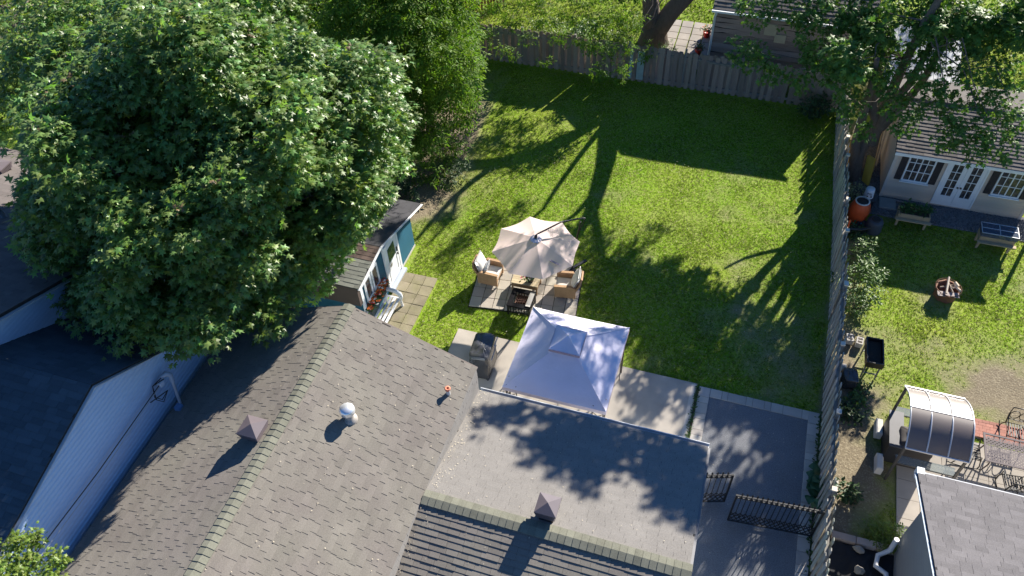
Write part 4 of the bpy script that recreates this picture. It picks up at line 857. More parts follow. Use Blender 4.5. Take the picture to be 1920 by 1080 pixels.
b.v = [tuple(LM@V(p)) for p in b.v]; b.build('pillow_cover', mat('pillow_grey', (.5, .51, .53), .9), pl)
t_ = text('lettering', 'HELLO', .12, mat('ink', (.08, .085, .1), .9), pl, Matrix.Translation(-INFO[pl.name][0])@LM@Matrix.Translation((0, .02, .064)))
# coffee table and flower pot
ct = thing('coffee_table', 'light wooden slatted coffee table under the umbrella edge', 'table', (-5.68, 17.28, .045), .03)
TW = mat('table_wood', (.42, .34, .22), .6, .16, 4, rnd=.12, stretch=(1, 9, 9))
for k in range(6):
    b = MB(); b.box(-.46, .46, -.3+.1*k, -.3+.1*k+.094, .40, .43); b.build('slat', TW, ct, True)
WDK = mat('table_apron', (.27, .17, .09), .65, .15, 5, stretch=(2, 2, 2))
b = MB(); b.box(-.45, .45, -.29, -.265, .24, .40); b.box(-.45, .45, .265, .29, .24, .40); b.box(-.45, -.425, -.265, .265, .24, .40); b.box(.425, .45, -.265, .265, .24, .40); b.build('apron', WDK, ct, True)
for sx in (-.42, .42):
    for sy in (-.26, .26): b = MB(); b.beam((sx, sy, 0), (sx, sy, .24), .05); b.build('leg', WDK, ct, True)
def flower_pot(name, label, c, r, h, potm, cols, n, foliage, spread=1.3, hh=.2, seed=1, cat='flower pot'):
    t = thing(name, label, cat, c); b = MB(); b.lathe([(r*.72, 0), (r*.95, h*.85), (r*1.08, h*.86), (r*1.08, h), (r*.9, h), (r*.85, h*.8), (.01, h*.8)], (0, 0, 0), 16); b.build('pot', potm, t, True)
    r_ = np.random.default_rng(seed); tp = r_.normal(size=(n, 3))*np.array([r*.5, r*.5, .03])*spread+np.array([0, 0, h+hh*.5]); dr = np.stack([r_.normal(size=n)*.6, r_.normal(size=n)*.6, np.ones(n)], 1); dr /= np.linalg.norm(dr, axis=1)[:, None]
    o = link(bpy.data.objects.new('foliage', leaf_mesh('foliage', tp, dr, 7, 'oval', .09, foliage, .2, .12, r_)), t); o['kind'] = 'stuff'
    blooms(t, tp+np.array([0, 0, hh*.45]), cols, r_); return t
def blooms(t, tp, cols, r_, size=.03):
    for ci, (mc, fr) in enumerate(cols):
        b = MB(); k = 0
        for p in tp:
            if r_.random() < fr:
                c_ = p+r_.normal(size=3)*.04; c_[2] += .02
                for q in range(5):
                    a = q*1.2566+r_.random(); s_ = size*r_.uniform(.8, 1.3); b.add([(c_[0], c_[1], c_[2]), (c_[0]+s_*math.cos(a-.5), c_[1]+s_*math.sin(a-.5), c_[2]+.01), (c_[0]+1.25*s_*math.cos(a), c_[1]+1.25*s_*math.sin(a), c_[2]), (c_[0]+s_*math.cos(a+.5), c_[1]+s_*math.sin(a+.5), c_[2]+.01)], [(0, 1, 2, 3)])
        if b.v: o = b.build('blossom', mc, t, True); o['kind'] = 'stuff'
GRNL = mat('leaf_garden', (.05, .11, .03), .55, .2, 9, isl=True, rnd=.35, transl=.2)
PINK = mat('petal_pink', (.5, .1, .18), .7); REDP = mat('petal_orange', (.78, .17, .03), .7, rnd=.2, isl=True); WHP = mat('petal_white', (.7, .68, .62), .7)
flower_pot('flower_pot', 'pot of pink flowers on the coffee table', (-5.52, 17.2, .475), .14, .2, BLACKM, ((PINK, .9), (mat('petal_rose', (.4, .12, .2), .7), .5)), 26, GRNL, 1.2, .14, 2)
# fire pit table
fp = thing('fire_pit_table', 'square black steel fire pit table with barred base beside the coffee table', 'fire pit', (-5.56, 16.32, .045), .01)
b = MB(); h_ = .40; b.box(-h_, h_, -h_, -.24, .46, .5); b.box(-h_, h_, .24, h_, .46, .5); b.box(-h_, -.24, -.24, .24, .46, .5); b.box(.24, h_, -.24, .24, .46, .5); b.build('top_frame', mat('black_steel', (.013, .013, .015), .8, .3, 8, spec=.02), fp, True)
b = MB(); b.lathe([(.26, .44), (.2, .34), (.05, .31)], (0, 0, 0), 4, Matrix.Rotation(math.pi/4, 4, 'Z'), cap=False); b.box(-.22, .22, -.22, .22, .3, .33); b.build('fire_bowl', mat('rust_bowl', (.09, .045, .03), .9, .4, 12), fp, True)
b = MB(); 
for k in range(5): b.beam((-.2+.09*k, -.18, .4), (-.12+.06*k, .18, .42), .012)
for k in range(3): b.tube([(-.18, -.1+.1*k, .37), (.16, -.06+.08*k, .39)], .03, 7)
b.build('charred_log', mat('char', (.08, .04, .03), .9, .4, 14), fp, True)
b = MB(); vs = []
pillow(b, (.3, .0, .53), .16, .62, .06); b.build('folded_cover', mat('grey_cloth', (.3, .29, .28), .9), fp, True)
for sx in (-.36, .36):
    for sy in (-.36, .36): b = MB(); b.beam((sx, sy, 0), (sx, sy, .46), .05); b.build('leg', BLACKM, fp, True)
for rzz in range(4):
    Mz = Matrix.Rotation(rzz*math.pi/2, 4, 'Z'); b = MB(); b.box(-.34, .34, -.37, -.35, .14, .17, Mz); b.box(-.34, .34, -.37, -.35, .40, .44, Mz); b.build('base_rail', BLACKM, fp, True)
    for k in range(7): b = MB(); b.box(-.29+k*.095, -.26+k*.095, -.368, -.352, .17, .40, Mz); b.build('bar', BLACKM, fp, True)

# ------------------------------------------------------------------ bench and flower box by the blue shed
bn = thing('garden_bench', 'white slatted garden bench before the flower box of the blue shed', 'bench', (-9.75, 14.6, 0))
WP = mat('bench_white', (.66, .67, .69), .5, .08, 6)
for k in range(4):
    b = MB(); x0 = -9.98+k*.14; b.box(x0, x0+.085, 13.55, 15.28, .43, .46); b.build('slat', WP, bn)
for zz in (.62, .78):
    b = MB(); b.box(-10.06-.05*(zz > .7), -10.03-.05*(zz > .7), 13.55, 15.28, zz, zz+.1); b.build('back_slat', WP, bn)
for yy in (13.6, 15.32):
    b = MB(); b.tube([(-10.08, yy, .9), (-10.0, yy, .5), (-10.05, yy, 0)], .035, 7); b.tube([(-10.05, yy, .72), (-9.85, yy, .76), (-9.6, yy, .72), (-9.48, yy, .62), (-9.46, yy, .5), (-9.5, yy, .3), (-9.46, yy, 0)], [.06, .07, .07, .08, .075, .05, .045], 10); b.beam((-10.02, yy, .4), (-9.5, yy, .4), .05); b.build('end_frame', WP, bn)
fb = thing('flower_box', 'window box of orange and white flowers on the blue shed', 'flower box', (-10.02, 14.8, .72))
b = MB(); b.box(-10.165, -9.93, 14.2, 15.48, .62, .84); b.build('box', mat('box_dark', (.05, .06, .065), .7), fb)
r_ = np.random.default_rng(5); tp = np.stack([r_.uniform(-10.15, -9.93, 90), r_.uniform(14.2, 15.5, 90), r_.uniform(.86, .98, 90)], 1)-np.array([-10.02, 14.8, .72]); dr_n = np.tile(np.array([[.3, 0, .95]]), (90, 1))
o = link(bpy.data.objects.new('foliage', leaf_mesh('foliage', tp, dr_n, 5, 'oval', .08, GRNL, .2, .1, r_)), fb); o['kind'] = 'stuff'
blooms(fb, tp+np.array([.03, 0, .08]), ((REDP, .62), (WHP, .3), (mat('petal_red', (.45, .03, .03), .7), .25)), r_, .04)

# ------------------------------------------------------------------ service mast on the bungalow eave
sm = thing('service_mast', 'grey electric service mast with looped cables at the bungalow eave', 'mast', (-11.95, 8.2, 3.6))
GAL = mat('galvanised', (.75, .77, .8), .3)
b = MB(); b.tube([(-11.9, 7.95, 3.62), (-12.0, 8.18, 4.45)], .04, 10); b.build('pole', mat('mast_grey', (.45, .47, .52), .45, metal=.4), sm)
b = MB(); b.tube([(-12.0, 8.18, 4.42), (-12.03, 8.24, 4.62)], .055, 10); b.tube([(-12.03, 8.24, 4.6), (-12.08, 8.18, 4.72), (-12.14, 8.06, 4.72)], [.065, .07, .04], 10); b.build('weatherhead', mat('mast_light', (.4, .44, .5), .4), sm)
b = MB(); b.box(-11.98, -11.82, 7.8, 7.96, 3.66, 3.8); b.build('base_flange', mat('blue_flange', (.14, .24, .42), .5), sm)
b = MB(); b.cb((-12.2, 8.0, 4.5), (.12, .12, .14)); b.build('insulator', mat('insulator', (.65, .7, .78), .4), sm)
for dz in (0, .1):
    b = MB(); b.tube([(-12.12, 8.1, 4.7-dz), (-12.3, 7.85, 4.55), (-12.24, 7.7, 4.3-dz), (-12.1, 7.75, 4.2-dz), (-12.02, 7.95, 4.35), (-12.2, 7.5, 4.38)], .014, 5); b.build('cable_loop', BLACKM, sm)
b = MB(); b.tube([(-12.2, 8.0, 4.5), (-12.22, 5.5, 4.42), (-12.25, 3, 4.48), (-12.3, -2, 4.8)], .013, 5); b.build('service_wire', BLACKM, sm)
b = MB(); b.tube([(-12.2, 8.0, 4.46), (-12.18, 5.5, 4.33), (-12.2, 3, 4.36), (-12.25, -2, 4.7)], .01, 5); b.build('service_wire', mat('wire_light', (.5, .52, .55), .5), sm)

# ------------------------------------------------------------------ right-hand yard
rb = thing('rain_barrel', 'orange rain barrel with a black lid in a pale ring beside the fence', 'barrel', (4.83, 23.62, 0))
b = MB(); b.lathe([(.27, 0), (.3, .05), (.34, .35), (.35, .6), (.32, .8), (.27, .92), (.25, .95)], (0, 0, 0), 24); b.lathe([(.352, .62), (.36, .64), (.352, .66)], (0, 0, 0), 24, cap=False); b.build('body', mat('orange_plastic', (.5, .075, .02), .5, .08, 5, spec=.4), rb, True)
b = MB(); b.lathe([(.2, .955), (.25, .955), (.255, .985), (.21, .985)], (0, 0, 0), 24, cap=False); b.build('rim', mat('barrel_rim', (.6, .58, .54), .5), rb, True)
b = MB(); b.lathe([(.205, .94), (.2, .965), (.02, .97)], (0, 0, 0), 24); b.build('lid', mat('black_mesh', (.02, .02, .022), .5), rb, True)
bst = thing('bucket_stand', 'black crate stand holding the white bucket', 'stand', (5.12, 24.5, 0))
b = MB(); b.box(-.22, .22, -.22, .22, .0, .46); b.build('crate', mat('black_plastic', (.02, .02, .023), .6), bst, True)
b = MB(); b.box(-.25, .25, -.25, .25, .47, .5); b.build('tray', mat('dark_slate', (.05, .055, .065), .5), bst, True)
bk_ = thing('white_bucket', 'upturned white plastic bucket with black print on a black stand', 'bucket', (5.12, 24.5, .5))
b = MB(); b.lathe([(.17, 0), (.175, .02), (.15, .36), (.145, .37), (.02, .37)], (0, 0, 0), 20); b.build('body', mat('bucket_white', (.66, .69, .73), .45), bk_, True)
text('lettering', 'PGJ', .11, BLACKM, bk_, Matrix.Translation((-.01, -.168, .24))@Matrix.Rotation(math.pi/2-.06, 4, 'X'))
for sx in (-.06, .07):
    b = MB(); b.box(sx-.025, sx+.025, -.172, -.165, .1, .15); b.build('printed_mark', BLACKM, bk_, True)
cb_ = thing('compost_bin', 'dark grey round-topped plastic bin beside the orange barrel', 'bin', (5.42, 23.3, 0), .3)
b = MB(); b.lathe([(.3, 0), (.28, .42), (.24, .5), (.02, .53)], (0, 0, 0), 14); b.build('body', mat('bin_grey', (.05, .06, .075), .5), cb_, True); b = MB(); b.lathe([(.15, 0), (.15, .03), (.13, .05)], (0, -.02, .51), 14); b.build('lid', mat('black_plastic', (.02, .02, .023), .6), cb_, True)
bt = thing('black_tub', 'black plant tub tipped between the barrel and the grey bin', 'tub', (5.05, 23.15, 0))
b = MB(); b.lathe([(.16, 0), (.22, .3), (.24, .3), (.2, .28), (.02, .1)], (0, 0, 0), 14); b.build('body', mat('black_plastic', (.02, .02, .023), .6), bt, True)
b = MB(); b.lathe([(.04, 0), (.045, .2), (.02, .25)], (5.0, 23.28, 0), 8); tag(b.build('blue_bottle', mat('blue_plastic', (.05, .35, .7), .4)), 'small bright blue bottle at the foot of the orange barrel', 'bottle')
b = MB(); b.tube([(4.5, 22.75, .75), (4.5, 22.7, .45), (4.55, 22.65, .3)], [.03, .035, .02], 8); tag(b.build('orange_scoop', mat('orange_red', (.7, .12, .04), .5)), 'orange-red tool hanging on the fence below the barrel', 'tool')
b = MB(); b.tube([(4.5, 22.35, .7), (4.9, 22.5, .62), (5.2, 22.6, .7)], .05, 8); tag(b.build('black_pipe', BLACKM), 'black corrugated pipe sticking out from the fence', 'pipe')
b = MB(); b.prism([(4.98, 25.9, .05), (5.2, 25.65, .05), (5.2, 26.2, .85), (4.95, 26.4, .85)], (.06, .06, .02)); tag(b.build('yellow_board', mat('yellow_plastic', (.5, .36, .06), .5, .15, 4)), 'mustard yellow plastic slide leaning behind the tree trunk', 'slide')
b = MB(); b.prism([(4.25, 26.6, .2), (4.5, 26.5, .2), (4.5, 26.9, 1.5), (4.3, 27.0, 1.5)], (.04, .04, 0)); tag(b.build('orange_board', mat('amber_board', (.5, .3, .05), .6, .3, 5)), 'amber coloured board between the fence and the tree', 'board')
for k, (a, c_, lab) in enumerate((((5.5, 27.0, 0), (5.45, 28.0, 2.3), 'pale plank leaning on the side wall of the taupe shed'), ((5.38, 26.6, 0), (5.32, 27.7, 2.0), 'darker yellow plank leaning beside the pale plank'))):
    b = MB(); b.beam(a, c_, .16, .04, up=(1, 0, 0)); tag(b.build('leaning_plank', NEWWOOD if k else mat('pale_plank', (.5, .42, .33), .8)), lab, 'plank')
for k, (a, c_, lab) in enumerate((((4.35, 27.3, .8), (4.55, 28.3, 2.6), 'white gutter length propped left of the leaning trunk'), ((4.95, 27.4, .6), (5.1, 28.2, 2.8), 'white gutter length propped right of the leaning trunk'))):
    b = MB(); b.beam(a, c_, .09, .03); tag(b.build('white_gutter', WHITE), lab, 'gutter')
b = MB(); b.chb(5.62, 6.2, 24.55, 25.12, 0, .08, .02); tag(b.build('step_slab', mat('slate_slab', (.2, .22, .22), .85, .15, 4)), 'grey stone slab at the corner of the taupe shed', 'slab')
b = MB(); b.tube([(6.2, 25.0, .12), (7.3, 24.85, .1)], .03, 8); tag(b.build('metal_pipe', mat('dark_pipe', (.2, .21, .23), .4, metal=.6)), 'thin metal pipe lying before the taupe shed', 'pipe')
PINE = mat('pine_boards', (.38, .29, .18), .8, .2, 4, rnd=.1, stretch=(2, 6, 6))
def planter_table(name, label, x0, x1, y0, y1, z0, z1, glass=False):
    t = thing(name, label, 'planter', ((x0+x1)/2, (y0+y1)/2, 0))
    for (a, c_, e, f) in ((x0, x1, y0, y0+.035), (x0, x1, y1-.035, y1), (x0, x0+.035, y0+.035, y1-.035), (x1-.035, x1, y0+.035, y1-.035)): b = MB(); b.box(a, c_, e, f, z0, z1); b.build('side_board', PINE, t)
    b = MB(); b.box(x0+.035, x1-.035, y0+.035, y1-.035, z0, z1-.05); b.build('soil', SOIL, t)
    for a in (x0+.06, x1-.06):
        for e in (y0+.06, y1-.06): b = MB(); b.beam((a, e, 0), (a, e, z0), .075); b.build('leg', PINE, t)
    b = MB(); b.box(x0-.06, x1+.06, y0-.16, y0-.02, z0+.02, z0+.055); b.build('ledge', PINE, t)
    return t
pt_ = planter_table('planter_table', 'raised wooden planter with leafy greens before the shed window', 6.15, 7.2, 23.75, 24.2, .38, .6)
r_ = np.random.default_rng(8)
for k, cx in enumerate((6.42, 6.95)):
    tp = r_.normal(size=(26, 3))*np.array([.1, .07, .06])+np.array([cx-6.675, 0, .72]); o = link(bpy.data.objects.new('leafy_green', leaf_mesh('leafy_green', tp, np.tile([[0, 0, 1.]], (26, 1)), 6, 'oval', .13, GRNL, .3, .12, r_)), pt_); o['kind'] = 'stuff'
cf = planter_table('cold_frame', 'raised wooden cold frame with clear cover before the right shed window', 8.8, 9.9, 23.3, 23.8, .38, .6)
GLS = glass_mat('clear_cover', (.12, .15, .2), .06, .45)
b = MB(); b.box(8.78, 9.93, 23.28, 23.82, .605, .78); b.build('clear_cover', GLS, cf)
b = MB()
for (a, c_) in (((8.78, 23.28), (9.93, 23.28)), ((8.78, 23.82), (9.93, 23.82)), ((8.78, 23.55), (9.93, 23.55)), ((8.78, 23.28), (8.78, 23.82)), ((9.93, 23.28), (9.93, 23.82)), ((9.35, 23.28), (9.35, 23.82))): b.beam((*a, .785), (*c_, .785), .018)
b.build('cover_frame', mat('frame_grey', (.45, .48, .52), .4), cf)
# rusty fire ring full of logs
fr = thing('fire_ring', 'rusty round fire pit full of pale logs on the right lawn', 'fire pit', (7.74, 20.72, 0), .1)
RUST = mat('rust', (.16, .075, .045), .85, .35, 9, fine=.2)
b = MB(); b.lathe([(.36, 0), (.37, .3), (.41, .34), (.41, .36), (.35, .35), (.33, .12), (.02, .1)], (0, 0, 0), 8); b.build('ring', RUST, fr, True)
b = MB(); b.lathe([(.40, .4), (.415, .41), (.40, .42)], (0, 0, 0), 24, cap=False)
for k in range(8): a = k*.785; b.beam((.4*math.cos(a), .4*math.sin(a), .3), (.4*math.cos(a), .4*math.sin(a), .41), .012)
b.build('spark_guard', RUST, fr, True)
b = MB(); b.box(-.36, .3, -.33, -.13, .37, .385, Matrix.Rotation(.1, 4, 'X')); b.build('mesh_grate', mat('grate', (.3, .25, .23), .7, .3, 40), fr, True)
for k, (a, c_, r0, cm) in enumerate((((-.12, -.3, .42), (.02, .36, .52), .035, (.6, .5, .38)), ((.1, -.2, .4), (.0, .2, .44), .03, (.3, .24, .18)), ((.2, .1, .4), (.32, -.15, .46), .04, (.55, .46, .35)), ((-.25, .0, .36), (.2, .15, .38), .035, (.22, .17, .13)), ((.28, .05, .44), (.2, .2, .46), .06, (.6, .5, .36)), ((-.05, .1, .4), (.15, -.05, .45), .02, (.45, .37, .28)))):
    b = MB(); b.tube([a, c_], r0, 7); b.build('log', mat('log_%d_wood' % k, cm, .85, .2, 9), fr, True)
# black planter on legs
bp2 = thing('black_planter', 'black trough planter on thin legs beside the fence', 'planter', (5.4, 17.0, 0), .03)
b = MB(); x, y = .25, .5
for (a, c_, e, f) in ((-x, x, -y, -y+.04), (-x, x, y-.04, y), (-x, -x+.04, -y+.04, y-.04), (x-.04, x, -y+.04, y-.04)): b.box(a, c_, e, f, .62, .86)
b.box(-x+.04, x-.04, -y+.04, y-.04, .62, .65); b.build('trough', BLACKM, bp2, True)
b = MB(); b.box(-x+.05, x-.05, -y+.05, y-.05, .65, .74); b.build('soil', mat('dark_soil', (.03, .025, .02), .95, .5, 20, fine=.6, fscale=30), bp2, True)
for sx in (-.2, .2):
    for sy in (-.42, .42): b = MB(); b.beam((sx, sy, 0), (sx, sy, .62), .04); b.build('leg', mat('grey_leg', (.2, .2, .2), .5), bp2, True)
b = MB(); b.beam((-.2, -.42, .25), (.2, -.42, .25), .03); b.beam((-.2, .42, .25), (.2, .42, .25), .03); b.build('stretcher', mat('grey_leg', (.2, .2, .2), .5), bp2, True)
CIND = mat('cinder', (.5, .47, .43), .95, .15, 6, bump=.4, bscale=40)
for k, (cx, cy, rz_, lab) in enumerate(((4.82, 17.9, .1, 'concrete block standing against the fence behind the black planter'), (5.12, 17.85, -.1, 'concrete block nearest the black planter, right of its pair'))):
    t = thing('concrete_block', lab, 'block', (cx, cy, 0), rz_, 'concrete blocks by the fence'); b = MB(); w_, l_ = .1, .13
    b.box(-.1, .1, -.14, -.105, 0, .2); b.box(-.1, .1, .105, .14, 0, .2); b.box(-.1, -.07, -.105, .105, 0, .2); b.box(.07, .1, -.105, .105, 0, .2); b.box(-.07, .07, -.018, .018, 0, .2); b.build('block_body', CIND, t, True)
for cx, cy, lab in ((4.62, 12.62, 'upper small pale stone at the fence foot near the gate'), (4.62, 12.38, 'lower small pale stone at the fence foot near the gate'), (4.68, 16.75, 'pale stone at the fence foot beside the black sack')):
    b = MB(); b.chb(cx-.1, cx+.1, cy-.1, cy+.1, 0, .16, .05); tag(b.build('edging_stone', CIND), lab, 'stone')
sk = thing('black_sack', 'black plastic sack slumped against the fence foot', 'sack', (4.85, 16.25, 0), .2); cover_mesh('sack', .42, .55, .42, 11, .06).build('sack_skin', VINYL, sk, True)
# landscape bed at the bottom
o = slab('fabric_bed', [(4.5, 8), (4.5, 11.0), (6.2, 11.0), (6.2, 8)], -.08, .0, mat('landscape_fabric', (.018, .019, .022), .75, .3, 3, bump=.6, bscale=3))
b = MB(); vs = []; nx_, ny_ = 24, 34
for j in range(ny_+1):
    for i in range(nx_+1):
        x = 4.5+1.68*i/nx_; y = 8.2+2.72*j/ny_; d1 = math.atan2(y-10.85, x-5.31); vs.append((x, y, .05+.03*math.sin(d1*17)*math.exp(-((x-5.31)**2+(y-10.85)**2)/.8)+.02*math.sin(x*5+y*3)+.012*math.sin(x*13-y*9)))
b.add(vs, [(j*(nx_+1)+i, j*(nx_+1)+i+1, (j+1)*(nx_+1)+i+1, (j+1)*(nx_+1)+i) for j in range(ny_) for i in range(nx_)], True); o = b.build('weed_fabric', MATS['landscape_fabric']); tag(o, 'black weed fabric spread over the bed beside the grey house', 'fabric')
eb = thing('bed_edging', 'row of long pink-grey edging blocks bounding the black fabric bed', 'edging', (5.4, 11.1, 0)); rr = random.Random(4); x = 4.62
for d_ in (.62, .5, .46):
    b = MB(); b.chb(x, x+d_-.02, 10.96, 11.16, 0, .16, .015); b.build('edging_block', mat('pink_block', (.42, .34, .29), .9, .15, 4, rnd=.15, bump=.2), eb); x += d_
def rock(name, label, c, sx, sy, sz, seed):
    r = np.random.default_rng(seed); bm_ = MB(); n = 9; vs = []; m_ = 6
    ph = r.uniform(0, 6, 6)
    for j in range(m_+1):
        t = math.pi*j/m_-math.pi/2
        for k in range(n): a = 2*math.pi*k/n; f = 1+.16*math.sin(2*a+ph[0]+t)+.1*math.sin(3*a+ph[1]-2*t); vs.append((c[0]+sx*f*math.cos(t)*math.cos(a), c[1]+sy*f*math.cos(t)*math.sin(a), c[2]+sz*.8+sz*f*math.sin(t)))
    bm_.add(vs, [(j*n+k, j*n+(k+1) % n, (j+1)*n+(k+1) % n, (j+1)*n+k) for j in range(m_) for k in range(n)]); tag(bm_.build(name, mat('field_stone', (.34, .31, .26), .9, .25, 7, bump=.5)), label, 'rock')
rock('field_stone', 'grey stone holding the black fabric beside the edging blocks', (5.31, 10.82, .06), .15, .1, .08, 1); rock('field_stone', 'pale stone in the middle of the black fabric, at the bottom edge', (5.33, 10.25, .06), .12, .14, .09, 2)

# ------------------------------------------------------------------ grill shelter with curved polycarbonate roof
sh = thing('grill_shelter', 'grill shelter with curved smoked polycarbonate roof in the right yard', 'shelter', (6.7, 14.2, 0))
POLY = glass_mat('smoked_polycarbonate', (.13, .1, .09), .5, .2); POLY.node_tree.nodes['Principled BSDF'].inputs['Specular IOR Level'].default_value = 1.0; POLY.node_tree.nodes['Principled BSDF'].inputs['Coat Weight'].default_value = .6; POLY.node_tree.nodes['Principled BSDF'].inputs['Coat Roughness'].default_value = .45; STEEL = mat('shelter_steel', (.08, .075, .075), .45, .1, 5, metal=.3); BAR = mat('shelter_bar', (.55, .55, .57), .4, .06, 6, metal=.4)
SX0, SX1, SYN, SYF = 5.93, 7.47, 13.12, 15.15; ZE0, ZT = 1.78, 2.26
def shz(y_): t = (y_-SYN)/(SYF-SYN)*2-1; return ZE0+(ZT-ZE0)*(1-t*t)
ys_ = [SYN+(SYF-SYN)*k/16 for k in range(17)]
for half, (k0, k1, dz) in enumerate(((0, 8, 0.02), (8, 16, -.02))):
    for c_ in range(3):
        xa = SX0+(SX1-SX0)*c_/3+.012; xb = SX0+(SX1-SX0)*(c_+1)/3-.012; b = MB(); vs = []
        for k in range(k0, k1+1): vs += [(xa, ys_[k], shz(ys_[k])+dz), (xb, ys_[k], shz(ys_[k])+dz)]
        for k in range(k0, k1+1): vs += [(xa, ys_[k], shz(ys_[k])+dz-.008), (xb, ys_[k], shz(ys_[k])+dz-.008)]
        nn = k1-k0; q = 2*(nn+1); b.add(vs, [(2*k, 2*k+1, 2*k+3, 2*k+2) for k in range(nn)]+[(q+2*k, q+2*k+2, q+2*k+3, q+2*k+1) for k in range(nn)], True); b.build('roof_panel', POLY, sh)
for c_ in range(4):
    b = MB(); x = SX0+(SX1-SX0)*c_/3; b.tube([(x, y_, shz(y_)+(.02 if k < 8 else -.01)) for k, y_ in enumerate(ys_)], .02, 6); b.build('roof_bar', BAR, sh)
b = MB()
for y_ in (SYN, SYF): b.beam((SX0, y_, ZE0+.01), (SX1, y_, ZE0+.01), .04)
b.beam((SX0, (SYN+SYF)/2, ZT+.02), (SX1, (SYN+SYF)/2, ZT+.02), .03, .02); b.build('edge_bar', BAR, sh)
for x in (SX0+.03, SX1-.03):
    for y_ in (SYN+.08, SYF-.1): b = MB(); b.beam((x, y_, 0), (x, y_, ZE0+.03), .06); b.build('post', STEEL, sh)
for y_ in (SYN+.08, SYF-.1):
    b = MB(); b.beam((SX0, y_, .9), (SX1, y_, .9), .03); b.beam((SX0, y_+.25*(1 if y_ < 14 else -1), .9), (SX1, y_+.25*(1 if y_ < 14 else -1), .9), .03); b.build('shelf_rail', STEEL, sh)
    b = MB(); y2 = y_+.125*(1 if y_ < 14 else -1); b.box(SX0+.03, SX1-.03, y2-.13, y2+.13, .915, .927); b.build('glass_shelf', glass_mat('shelf_glass', (.35, .38, .38), .08, .6), sh)
gq = thing('shelter_grill', 'dark covered grill standing beneath the curved shelter roof', 'barbecue', (6.5, 14.05, .04), .02); cover_mesh('gq', .95, .75, 1.0, 21, .04).build('cover', mat('dark_cloth', (.05, .045, .045), .8, .2, 5), gq, True)
b = MB(); b.box(-.2, .2, -.25, .25, 0, .1); b.build('cart_base', BLACKM, gq, True)
hc = thing('black_side_panel', 'tall black grill cart beside the left posts of the shelter', 'cart', (5.98, 14.25, 0)); b = MB(); b.box(-.16, .16, -.55, .55, .1, .95); b.build('body', mat('cart_black', (.025, .027, .032), .5), hc, True); b = MB(); b.box(-.2, .18, -.6, .6, .95, .98); b.build('worktop', mat('cart_grey', (.1, .1, .11), .4), hc, True)
for sy in (-.4, .4): b = MB(); b.lathe([(.07, -.02), (.07, .02)], (0, 0, 0), 10, Matrix.Translation((-.18, sy, .07))@Matrix.Rotation(math.pi/2, 4, 'Y')); b.build('wheel', BLACKM, hc, True)
for cx, cy, lab in ((5.72, 14.72, 'upper pale foot block beside the shelter grill'), (5.75, 13.55, 'lower pale foot block beside the shelter grill')):
    b = MB(); b.chb(cx-.09, cx+.09, cy-.26, cy+.26, 0, .3, .03); tag(b.build('foot_block', mat('pale_block', (.6, .57, .52), .85, .1, 5)), lab, 'block')

# ------------------------------------------------------------------ black metal dining set
DT = mat('dining_metal', (.12, .1, .104), .6, .1, 8, spec=.15)
dt = thing('dining_table', 'dark perforated metal patio table on pale slabs, right edge', 'table', (9.05, 14.53, 0))
x0, x1, y0, y1, zt = 8.32, 10.1, 14.07, 15.0, .72; b = MB()
for (a, c_, e, f) in ((x0, x1, y0, y0+.05), (x0, x1, y1-.05, y1), (x0, x0+.05, y0+.05, y1-.05), (x1-.05, x1, y0+.05, y1-.05)): b.box(a, c_, e, f, zt-.03, zt)
b.build('table_rim', DT, dt)
b = MB(); st_ = .052
nxx = int((x1-x0-.1)/st_); nyy = int((y1-y0-.1)/st_)
for i in range(nxx):
    for j in range(nyy):
        X, Y = x0+.05+i*st_, y0+.05+j*st_; solid = (abs((i % 17)-8) < 1 or j in (nyy//2,)) and False
        h_ = .012 if (i+j) % 2 else .021
        b.add([(X, Y, zt-.008), (X+st_, Y, zt-.008), (X+st_, Y+st_, zt-.008), (X, Y+st_, zt-.008), (X+st_/2-h_, Y+st_/2-h_*.6, zt-.008), (X+st_/2+h_, Y+st_/2-h_*.6, zt-.008), (X+st_/2+h_, Y+st_/2+h_*.6, zt-.008), (X+st_/2-h_, Y+st_/2+h_*.6, zt-.008)], [(0, 1, 5, 4), (1, 2, 6, 5), (2, 3, 7, 6), (3, 0, 4, 7)])
b.build('perforated_top', DT, dt)
for sx in (x0+.15, x1-.15):
    for sy in (y0+.12, y1-.12): b = MB(); b.tube([(sx, sy, zt-.03), (sx+.05, sy, .4), (sx-.03, sy, 0)], .02, 6); b.build('leg', DT, dt)
